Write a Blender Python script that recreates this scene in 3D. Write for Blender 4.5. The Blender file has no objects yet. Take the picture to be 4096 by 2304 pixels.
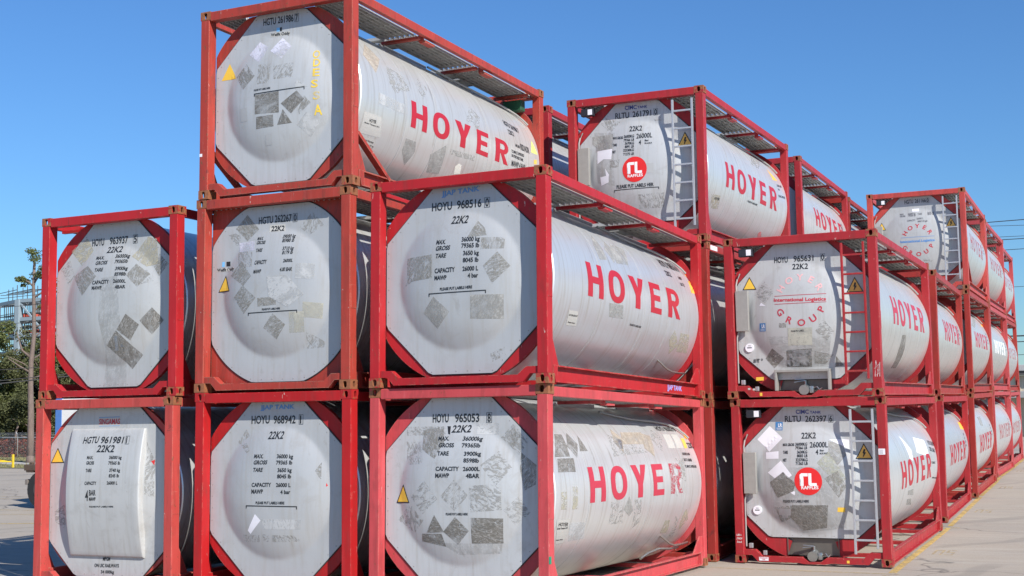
import bpy, bmesh, math, random
from mathutils import Vector, Matrix
random.seed(7)
COL = bpy.context.scene.collection
SC = bpy.context.scene
PI = math.pi
W, L, H = 2.438, 6.058, 2.591

# ------------------------------------------------------------ camera
RM = [[0.907377, 0.420064, -0.014569], [-0.050668, 0.074908, -0.995902], [-0.417252, 0.904397, 0.089254]]
cam = bpy.data.cameras.new('camera')
cam.sensor_width = 36.0
cam.lens = 5208.75 / 4096 * 36.0
cam.clip_start = 0.1
cam.clip_end = 5000
co = bpy.data.objects.new('camera', cam)
COL.objects.link(co)
mw = Matrix.Identity(4)
for i in range(3):
    mw[i][0] = RM[0][i]; mw[i][1] = -RM[1][i]; mw[i][2] = -RM[2][i]
mw.translation = Vector((13.8801, -13.9359, 2.443))
co.matrix_world = mw
SC.camera = co
SC.render.resolution_x = 1024; SC.render.resolution_y = 576

# ------------------------------------------------------------ sky, sun, exposure
SUN = Vector((1.8, -1.0, 1.48)).normalized()
wd = bpy.data.worlds.new('World'); SC.world = wd; wd.use_nodes = True
nt = wd.node_tree; nt.nodes.clear()
sky = nt.nodes.new('ShaderNodeTexSky'); sky.sky_type = 'NISHITA'; sky.sun_disc = False
sky.sun_elevation = math.asin(SUN.z); sky.sun_rotation = math.atan2(SUN.x, SUN.y)
sky.air_density = 1.25; sky.dust_density = 0.0; sky.ozone_density = 2.0; sky.altitude = 0
bg = nt.nodes.new('ShaderNodeBackground'); bg.inputs[1].default_value = 0.072
wo = nt.nodes.new('ShaderNodeOutputWorld')
hs = nt.nodes.new('ShaderNodeHueSaturation'); hs.inputs['Saturation'].default_value = 1.0; hs.inputs['Hue'].default_value = 0.5
nt.links.new(sky.outputs[0], hs.inputs['Color']); tn = nt.nodes.new('ShaderNodeMix'); tn.data_type = 'RGBA'; tn.blend_type = 'MULTIPLY'; tn.inputs[0].default_value = 1.0; tn.inputs[7].default_value = (.50, .86, 1.36, 1)
nt.links.new(hs.outputs[0], tn.inputs[6]); nt.links.new(tn.outputs[2], bg.inputs[0]); nt.links.new(bg.outputs[0], wo.inputs[0])
sl = bpy.data.lights.new('sun', 'SUN'); sl.energy = 5.0; sl.angle = math.radians(0.5); sl.color = (1.0, 0.955, 0.89)
so = bpy.data.objects.new('sun', sl); COL.objects.link(so)
so.rotation_euler = SUN.to_track_quat('Z', 'Y').to_euler()
SC.view_settings.view_transform = 'Standard'; SC.view_settings.look = 'None'
SC.view_settings.exposure = 0.40; SC.view_settings.gamma = 1.0

# ------------------------------------------------------------ helpers: objects
def link(name, me, parent=None):
    o = bpy.data.objects.new(name, me); COL.objects.link(o)
    if parent: o.parent = parent
    return o
def tag(o, label=None, cat=None, group=None, kind=None):
    if label: o['label'] = label
    if cat: o['category'] = cat
    if group: o['group'] = group
    if kind: o['kind'] = kind
    return o
def empty(name, loc=(0, 0, 0), rz=0.0):
    o = link(name, None); o.location = loc; o.rotation_euler = (0, 0, rz); return o
def mesh(bm, smooth=False, angle=None):
    me = bpy.data.meshes.new('m')
    bmesh.ops.recalc_face_normals(bm, faces=bm.faces)
    if smooth:
        for f in bm.faces: f.smooth = True
    bm.to_mesh(me); bm.free()
    if smooth and angle:
        me.set_sharp_from_angle(angle=angle)
    return me
def obj(name, bm, mat, parent=None, smooth=False, angle=None):
    me = mesh(bm, smooth, angle) if isinstance(bm, bmesh.types.BMesh) else bm
    o = link(name, me, parent)
    if not me.materials: me.materials.append(None)
    o.material_slots[0].link = 'OBJECT'; o.material_slots[0].material = mat
    return o
CACHE = {}
def cached(key, fn):
    if key not in CACHE: CACHE[key] = fn()
    return CACHE[key]
# ------------------------------------------------------------ helpers: shapes
def box(bm, x0, y0, z0, x1, y1, z1, bev=0.0):
    vs = [bm.verts.new(p) for p in ((x0,y0,z0),(x1,y0,z0),(x1,y1,z0),(x0,y1,z0),(x0,y0,z1),(x1,y0,z1),(x1,y1,z1),(x0,y1,z1))]
    fs = [bm.faces.new([vs[i] for i in q]) for q in ((0,3,2,1),(4,5,6,7),(0,1,5,4),(1,2,6,5),(2,3,7,6),(3,0,4,7))]
    if bev:
        es = list({e for f in fs for e in f.edges})
        bmesh.ops.bevel(bm, geom=es, offset=bev, segments=2, affect='EDGES', profile=0.5)
def B(*boxes, bev=0.0):
    bm = bmesh.new()
    for b in boxes: box(bm, *b, bev=bev)
    return bm
def beam(bm, p, q, w, h=None, up=(0, 0, 1)):
    p = Vector(p); q = Vector(q); h = h or w
    d = (q - p).normalized(); u = Vector(up)
    if abs(d.dot(u)) > .99: u = Vector((0, 1, 0))
    s = d.cross(u).normalized(); t = s.cross(d)
    v = []
    for a in (p, q):
        for i, j in ((-1, -1), (1, -1), (1, 1), (-1, 1)): v.append(bm.verts.new(a + s*w/2*i + t*h/2*j))
    for q4 in ((0,1,2,3),(7,6,5,4),(0,4,5,1),(1,5,6,2),(2,6,7,3),(3,7,4,0)): bm.faces.new([v[i] for i in q4])
def tube(bm, pts, r, n=8, taper=None):
    pts = [Vector(p) for p in pts]; rings = []
    for i, p in enumerate(pts):
        d = (pts[min(i+1, len(pts)-1)] - pts[max(i-1, 0)]).normalized()
        u = Vector((0, 0, 1)) if abs(d.z) < .9 else Vector((1, 0, 0))
        s = d.cross(u).normalized(); t = s.cross(d)
        rr = r if taper is None else r + (taper - r) * i / (len(pts) - 1)
        rings.append([bm.verts.new(p + s*rr*math.cos(2*PI*k/n) + t*rr*math.sin(2*PI*k/n)) for k in range(n)])
    for a, b in zip(rings, rings[1:]):
        for k in range(n): bm.faces.new((a[k], a[(k+1) % n], b[(k+1) % n], b[k]))
    bm.faces.new(rings[0][::-1]); bm.faces.new(rings[-1])
def prism(bm, poly, y0, y1):          # polygon in x,z extruded along y
    a = [bm.verts.new((x, y0, z)) for x, z in poly]; b = [bm.verts.new((x, y1, z)) for x, z in poly]
    n = len(poly); bm.faces.new(a); bm.faces.new(b[::-1])
    for i in range(n): bm.faces.new((a[i], b[i], b[(i+1) % n], a[(i+1) % n]))
def prism_x(bm, poly, x0, x1):        # polygon in y,z extruded along x
    a = [bm.verts.new((x0, y, z)) for y, z in poly]; b = [bm.verts.new((x1, y, z)) for y, z in poly]
    n = len(poly); bm.faces.new(a); bm.faces.new(b[::-1])
    for i in range(n): bm.faces.new((a[i], b[i], b[(i+1) % n], a[(i+1) % n]))

# ------------------------------------------------------------ materials
def new_mat(name):
    m = bpy.data.materials.new(name); m.use_nodes = True
    return m, m.node_tree, m.node_tree.nodes['Principled BSDF']
def nnoise(t, co, scale, detail=4, rough=.55, dist=0.0, vec_scale=None):
    n = t.nodes.new('ShaderNodeTexNoise'); n.inputs['Scale'].default_value = scale
    n.inputs['Detail'].default_value = detail; n.inputs['Roughness'].default_value = rough; n.inputs['Distortion'].default_value = dist
    if vec_scale:
        mp = t.nodes.new('ShaderNodeMapping'); mp.inputs['Scale'].default_value = vec_scale
        t.links.new(co, mp.inputs['Vector']); co = mp.outputs[0]
    t.links.new(co, n.inputs['Vector']); return n.outputs['Fac']
def ramp(t, fac, stops):
    r = t.nodes.new('ShaderNodeValToRGB'); e = r.color_ramp.elements
    while len(e) < len(stops): e.new(.5)
    for s, (p, c) in zip(e, stops):
        s.position = p; s.color = (*c, 1) if len(c) == 3 else c
    t.links.new(fac, r.inputs[0]); return r.outputs[0]
def mixc(t, fac, a, b, mode='MIX'):
    m = t.nodes.new('ShaderNodeMix'); m.data_type = 'RGBA'; m.blend_type = mode
    if isinstance(fac, (int, float)): m.inputs[0].default_value = fac
    else: t.links.new(fac, m.inputs[0])
    for s, v in ((6, a), (7, b)):
        if isinstance(v, tuple): m.inputs[s].default_value = (*v, 1)
        else: t.links.new(v, m.inputs[s])
    return m.outputs[2]
def objco(t):
    return t.nodes.new('ShaderNodeTexCoord').outputs['Object']
def geoco(t):
    return t.nodes.new('ShaderNodeNewGeometry').outputs['Position']
def bump(t, p, h, strength, dist=0.02):
    b = t.nodes.new('ShaderNodeBump'); b.inputs['Strength'].default_value = strength; b.inputs['Distance'].default_value = dist
    t.links.new(h, b.inputs['Height']); t.links.new(b.outputs[0], p.inputs['Normal'])
G0, G1 = (0, 0, 0), (1, 1, 1)
def plain(name, col, rough=.5, metal=0.0, spec=None):
    def f():
        m, t, p = new_mat(name); p.inputs['Base Color'].default_value = (*col, 1)
        p.inputs['Roughness'].default_value = rough; p.inputs['Metallic'].default_value = metal
        c = geoco(t); n = nnoise(t, c, 14, 3)
        k = mixc(t, n, tuple(v*.86 for v in col), tuple(min(1, v*1.1) for v in col)); t.links.new(k, p.inputs['Base Color'])
        return m
    return cached(('mat', name), f)
def edge_mask(t, radius=.012):
    bv = t.nodes.new('ShaderNodeBevel'); bv.samples = 3; bv.inputs['Radius'].default_value = radius
    ge = t.nodes.new('ShaderNodeNewGeometry'); dp = t.nodes.new('ShaderNodeVectorMath'); dp.operation = 'DOT_PRODUCT'
    t.links.new(bv.outputs[0], dp.inputs[0]); t.links.new(ge.outputs['Normal'], dp.inputs[1])
    return dp.outputs['Value']
def mul(t, a, b):
    m = t.nodes.new('ShaderNodeMath'); m.operation = 'MULTIPLY'
    for i, v in enumerate((a, b)):
        if isinstance(v, (int, float)): m.inputs[i].default_value = v
        else: t.links.new(v, m.inputs[i])
    return m.outputs[0]
def paint(name, col, rust=.25, rough=.46, fade=.2):
    def f():
        m, t, p = new_mat(name); c = geoco(t)
        hi = tuple(min(1, v*1.10 + .008) for v in col); lo = tuple(v*.80 for v in col)
        k = mixc(t, nnoise(t, c, 1.7, 5), lo, hi)
        st = nnoise(t, c, 3.0, 4, .6, 0, (7, 7, .5))               # chalky vertical streaks
        k = mixc(t, ramp(t, st, [(.56, G0), (.78, (fade,)*3)]), k, tuple(min(1, v*1.1 + .10) for v in col))
        gr = nnoise(t, c, 2.2, 6, .7, .6, (3, 3, .6))              # grime
        k = mixc(t, ramp(t, gr, [(.50, G0), (.78, (.35 + rust*.5,)*3)]), k, (.10, .035, .028))
        ch = nnoise(t, c, 22, 5, .7, .4, (1, 1, .45))              # chips and rust freckles
        k = mixc(t, ramp(t, ch, [(.70 - rust*.12, G0), (.735 - rust*.12, G1)]), k, (.17, .075, .04))
        sc = nnoise(t, c, 26, 3, .6, 1.4, (1, 1, .22))
        k = mixc(t, ramp(t, sc, [(.715, G0), (.73, (.75,)*3)]), k, (.60, .48, .42))
        em = ramp(t, edge_mask(t), [(.80, G1), (.95, G0)])         # worn edges
        en = ramp(t, nnoise(t, c, 9, 5, .7, .4), [(.56 - rust*.22, G0), (.62 - rust*.22, G1)])
        ec = mixc(t, nnoise(t, c, 34, 3), (.20, .09, .05), (.60, .40, .30))
        k = mixc(t, mul(t, em, en), k, ec)
        big = nnoise(t, c, 5.5, 6, .75, 1.0, (1, 1, .3)); k = mixc(t, ramp(t, big, [(.665 - rust*.06, G0), (.68 - rust*.06, (.8,)*3)]), k, tuple(v*.45 + .02 for v in col))
        t.links.new(k, p.inputs['Base Color']); p.inputs['Specular IOR Level'].default_value = .28
        t.links.new(ramp(t, nnoise(t, c, 6, 3), [(.3, (rough - .07,)*3), (.7, (rough + .12,)*3)]), p.inputs['Roughness'])
        bump(t, p, nnoise(t, c, 9, 3), .2, .01)
        return m
    return cached(('mat', name), f)
def casting_mat(name, col, rust):
    def f():
        m, t, p = new_mat(name); c = geoco(t)
        n = nnoise(t, c, 11, 6, .65, .5)
        ru = mixc(t, nnoise(t, c, 30, 4), (.13, .045, .022), (.38, .145, .06))
        k = mixc(t, ramp(t, n, [(.60 - rust*.28, G0), (.66 - rust*.28, G1)]), col, ru)
        k = mixc(t, ramp(t, nnoise(t, c, 26, 4, .6, .5), [(.66, G0), (.72, (.5,)*3)]), k, (.42, .32, .25))
        t.links.new(k, p.inputs['Base Color']); p.inputs['Roughness'].default_value = .65
        bump(t, p, n, .5, .01)
        return m
    return cached(('mat', name), f)
def panel_mat(tint=0):
    cols = [(.485, .498, .502), (.45, .462, .458), (.43, .443, .45), (.485, .492, .485)]
    def f():
        m, t, p = new_mat('end_panel_paint'); c = geoco(t); col = cols[tint]
        k = mixc(t, nnoise(t, c, 1.1, 4), tuple(v*.93 for v in col), tuple(v*1.05 for v in col))
        st = nnoise(t, c, 4, 5, .6, 0, (5, 1, .35))
        k = mixc(t, ramp(t, st, [(.50, G0), (.72, (.5,)*3)]), k, (.37, .355, .32))
        sm = nnoise(t, c, 2.6, 6, .7, .8)
        k = mixc(t, ramp(t, sm, [(.54, G0), (.72, (.55,)*3)]), k, (.36, .35, .33))
        s2 = nnoise(t, c, 7, 6, .75, .6, (1, 1, .5)); k = mixc(t, ramp(t, s2, [(.60, G0), (.70, (.35,)*3)]), k, (.27, .255, .23))
        k = mixc(t, ramp(t, nnoise(t, c, 45, 3, .6, .5), [(.70, G0), (.74, (.5,)*3)]), k, (.3, .28, .25))
        t.links.new(k, p.inputs['Base Color']); p.inputs['Roughness'].default_value = .38
        p.inputs['Metallic'].default_value = .12
        bump(t, p, nnoise(t, c, 1.6, 2, .4), .35, .06)
        return m
    return cached(('mat', 'panel', tint), f)
def shell_mat(tint=0):
    cols = [(.70, .712, .705), (.68, .675, .64), (.61, .63, .645)]
    def f():
        m, t, p = new_mat('tank_cladding'); c = objco(t); col = cols[tint]
        k = mixc(t, nnoise(t, c, .9, 4), tuple(v*.93 for v in col), tuple(min(1, v*1.04) for v in col))
        st = nnoise(t, c, 3, 6, .62, 0, (.25, 6, .25))
        k = mixc(t, ramp(t, st, [(.50, G0), (.72, (.62,)*3)]), k, (.42, .38, .31))
        dr = nnoise(t, c, 2.2, 6, .7, .5, (.5, 3.5, .5)); k = mixc(t, ramp(t, dr, [(.60, G0), (.68, (.5,)*3)]), k, (.30, .27, .22))
        br = nnoise(t, c, 8, 4, .7, 0, (.15, 14, .15))
        k = mixc(t, ramp(t, br, [(.3, (.08,)*3), (.6, G0)]), k, (.35, .35, .34))
        t.links.new(k, p.inputs['Base Color']); p.inputs['Metallic'].default_value = .5
        t.links.new(ramp(t, br, [(.3, (.28,)*3), (.7, (.38,)*3)]), p.inputs['Roughness'])
        w = nnoise(t, c, 1.3, 2, .4)
        bump(t, p, w, .25, .03)
        return m
    return cached(('mat', 'shell', tint), f)
def decal_mat(name, col, rough=.45, wear=0.0, col2=None, alpha=1.0):
    def f():
        m, t, p = new_mat(name); c = geoco(t)
        if wear:                                                    # every scrap tears differently
            oi = t.nodes.new('ShaderNodeObjectInfo'); va = t.nodes.new('ShaderNodeVectorRotate'); va.rotation_type = 'Y_AXIS'
            t.links.new(mul(t, oi.outputs['Random'], 6.28), va.inputs['Angle']); t.links.new(c, va.inputs['Vector']); c = va.outputs[0]
        k = mixc(t, nnoise(t, c, 6, 3), tuple(v*.88 for v in col), tuple(min(1, v*1.08) for v in col))
        if col2: k = mixc(t, ramp(t, nnoise(t, c, 14, 6, .75, 1.6, (1, 1, 2.6)), [(.48, G0), (.60, G1)]), k, col2)
        t.links.new(k, p.inputs['Base Color']); p.inputs['Roughness'].default_value = rough
        if wear:
            n = nnoise(t, c, 9, 8, .78, 1.3, (1, 1, 2.4)); th = .5 + (.5 - wear)*.34
            tr = t.nodes.new('ShaderNodeBsdfTransparent'); mx = t.nodes.new('ShaderNodeMixShader')
            al = mul(t, ramp(t, n, [(th - .03, G0), (th + .05, (.95,)*3)]), ramp(t, nnoise(t, c, 3.2, 4, .65, .8), [(.34, (.25,)*3), (.56, G1)]))
            t.links.new(mul(t, al, alpha), mx.inputs[0])
            t.links.new(tr.outputs[0], mx.inputs[1]); t.links.new(p.outputs[0], mx.inputs[2])
            t.links.new(mx.outputs[0], t.nodes['Material Output'].inputs[0])
        return m
    return cached(('mat', name), f)
DM = {
 'k': decal_mat('black_lettering', (.02, .022, .025)), 'g': decal_mat('grey_lettering', (.16, .16, .17)),
 'b': decal_mat('blue_lettering', (.10, .27, .60)), 'n': decal_mat('navy_lettering', (.04, .06, .25)),
 'r': decal_mat('red_lettering', (.52, .03, .045)), 'w': decal_mat('white_lettering', (.85, .85, .85)),
 'rp': decal_mat('pink_lettering', (.75, .42, .42)), 'rs': decal_mat('red_vinyl', (.43, .016, .03)),
 'rf': decal_mat('faded_red_vinyl', (.48, .035, .062)), 'rx': decal_mat('peeling_red_vinyl', (.48, .035, .062), wear=.6),
 'ry': decal_mat('worn_red_vinyl', (.48, .13, .13), wear=.7), 'rw': decal_mat('white_vinyl', (.9, .9, .88)),
 'y': decal_mat('yellow_crayon', (.85, .60, .06), wear=.9),
 'res': decal_mat('adhesive_residue', (.24, .23, .20), wear=.66, col2=(.43, .43, .42), alpha=.85),
 'dark': decal_mat('dark_adhesive_residue', (.16, .15, .13), wear=.8, col2=(.34, .33, .31)),
 'mid': decal_mat('grey_adhesive_residue', (.30, .295, .275), wear=.92, col2=(.45, .45, .43)),
 'light': decal_mat('thin_adhesive_residue', (.33, .325, .305), wear=.45),
 'faint': decal_mat('faint_adhesive_residue', (.50, .51, .51), wear=.8),
 'beige': decal_mat('stained_adhesive_residue', (.45, .42, .31), wear=.62, col2=(.33, .32, .28)),
 'beige2': decal_mat('beige_adhesive_residue', (.47, .46, .39), wear=.85),
 'olive': decal_mat('olive_adhesive_residue', (.42, .43, .33), wear=.6, col2=(.5, .5, .46)),
 'tan': decal_mat('brown_placard_residue', (.38, .32, .25), wear=.9, col2=(.52, .47, .4)),
 'lilac': decal_mat('foil_residue', (.60, .60, .70), wear=.8, col2=(.7, .7, .76)),
 'white': decal_mat('white_sticker_and_glare', (.82, .81, .85)), 'card': decal_mat('cream_label', (.50, .49, .45), col2=(.44, .44, .42)),  # white also colours the sun glare painted on the d1 shell
 'metal': decal_mat('metal_plate', (.42, .43, .43), rough=.5), 'black': decal_mat('black_sticker', (.02, .02, .02)),
 'sky': decal_mat('light_blue_sticker', (.2, .5, .8)), 'stripe': decal_mat('blue_stripe_sticker', (.12, .3, .55)),
 'yellow': decal_mat('yellow_sticker', (.82, .52, .06)), 'amber': decal_mat('amber_sticker', (.86, .5, .10)),
 'orange': decal_mat('orange_sticker', (.95, .5, .08)), 'redsmall': decal_mat('red_sticker_scrap', (.7, .03, .03)),
 'lr': decal_mat('blue_emblem_sticker', (.05, .2, .45)), 'lime': decal_mat('lime_sticker', (.7, .75, .2)), 'cream': decal_mat('cream_disc', (.7, .68, .6)),
 'redline': decal_mat('red_outline_sticker', (.6, .2, .2)), 'stain': decal_mat('grey_stain', (.22, .215, .2), wear=.66, alpha=.22), 'green': decal_mat('green_tag', (.01, .25, .14)),
}
NAMES = {'res': 'sticker_residue', 'dark': 'sticker_residue', 'mid': 'sticker_residue', 'light': 'sticker_residue', 'faint': 'sticker_residue',
         'beige': 'sticker_residue', 'beige2': 'sticker_residue', 'olive': 'sticker_residue', 'tan': 'placard', 'lilac': 'sticker_residue', 'metal': 'cover_plate', 'stain': 'stain'}
SEAL = plain('black_rubber', (.03, .03, .03), .7)
STEEL = plain('galvanised_steel', (.42, .43, .44), .45, .6)
ALU = plain('ladder_aluminium', (.52, .53, .55), .4, .5)
DARK = plain('dark_plastic', (.02, .022, .03), .5)
RIVET = plain('rivet_steel', (.3, .29, .27), .5, .5)
HOSE = plain('grey_conduit', (.33, .32, .3), .6)
def grate_mat():
    def f():
        m, t, p = new_mat('grating'); c = objco(t)
        w = t.nodes.new('ShaderNodeTexWave'); w.wave_type = 'BANDS'; w.bands_direction = 'Y'; w.inputs['Scale'].default_value = 9
        w.inputs['Distortion'].default_value = 0; t.links.new(c, w.inputs['Vector'])
        k = mixc(t, ramp(t, w.outputs['Fac'], [(.35, G0), (.65, G1)]), (.26, .26, .25), (.70, .70, .67))
        k = mixc(t, nnoise(t, c, 5, 4), k, (.42, .41, .39))
        t.links.new(k, p.inputs['Base Color']); p.inputs['Metallic'].default_value = .2; p.inputs['Roughness'].default_value = .5
        bump(t, p, w.outputs['Fac'], .6, .02)
        return m
    return cached(('mat', 'grate'), f)

# ------------------------------------------------------------ flat artwork laid onto a surface
def text2d(txt, bold=False, wt=.02):
    def f():
        cu = bpy.data.curves.new('t', 'FONT'); cu.body = txt; cu.size = 1.0; cu.resolution_u = 3
        if bold: cu.offset = wt
        o = bpy.data.objects.new('t', cu); COL.objects.link(o)
        dg = bpy.context.evaluated_depsgraph_get()
        me = bpy.data.meshes.new_from_object(o.evaluated_get(dg))
        vs = [(v.co.x, v.co.y) for v in me.vertices]; fs = [tuple(p.vertices) for p in me.polygons]
        bpy.data.objects.remove(o); bpy.data.curves.remove(cu); bpy.data.meshes.remove(me)
        return vs, fs
    return cached(('txt', txt, bold, wt), f)
CAP = max(v[1] for v in text2d('H')[0])
def add_text(bm, txt, x0, z0, x1, z1, h, italic=False, boxed=False, bold=True):
    vs, fs = text2d(txt, bold, .028 if h < .07 else .02)
    a = min(v[0] for v in vs); b = max(v[0] for v in vs)
    sx = (x1 - x0) / max(b - a, 1e-6); sz = h / CAP; sl = (z1 - z0) / max(x1 - x0, 1e-6)
    if len(txt) == 1 and txt == '1': sx = min(sx, sz)
    out = []
    for x, y in vs:
        X = (x - a) * sx; Z = y * sz
        if italic: X += .2 * Z
        out.append(bm.verts.new((x0 + X, z0 + Z + X * sl, 0)))
    for f in fs:
        try: bm.faces.new([out[i] for i in f])
        except ValueError: pass
    if boxed:
        m = h * .16; X0, X1, Z0, Z1 = x0 - m, x1 + m, z0 - m, z0 + h + m; w = h * .05
        for p in (((X0, Z0), (X1, Z0), (X1, Z0 + w), (X0, Z0 + w)), ((X0, Z1 - w), (X1, Z1 - w), (X1, Z1), (X0, Z1)),
                  ((X0, Z0 + w), (X0 + w, Z0 + w), (X0 + w, Z1 - w), (X0, Z1 - w)), ((X1 - w, Z0 + w), (X1, Z0 + w), (X1, Z1 - w), (X1 - w, Z1 - w))):
            add_poly(bm, p)
def add_poly(bm, pts): return bm.faces.new([bm.verts.new((x, z, 0)) for x, z in pts])
def conform(bm, fn, cut=0.0):
    """slice flat artwork (u,v) and lay it on a surface"""
    if cut:
        for ax in (0, 1):
            lo = min(v.co[ax] for v in bm.verts); hi = max(v.co[ax] for v in bm.verts)
            k = math.floor(lo / cut) + 1
            while k * cut < hi:
                no = [0, 0, 0]; no[ax] = 1; pc = [0, 0, 0]; pc[ax] = k * cut
                bmesh.ops.bisect_plane(bm, geom=bm.verts[:] + bm.edges[:] + bm.faces[:], plane_co=pc, plane_no=no)
                k += 1
    for v in bm.verts: v.co = fn(v.co.x, v.co.y)
    return bm
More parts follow.
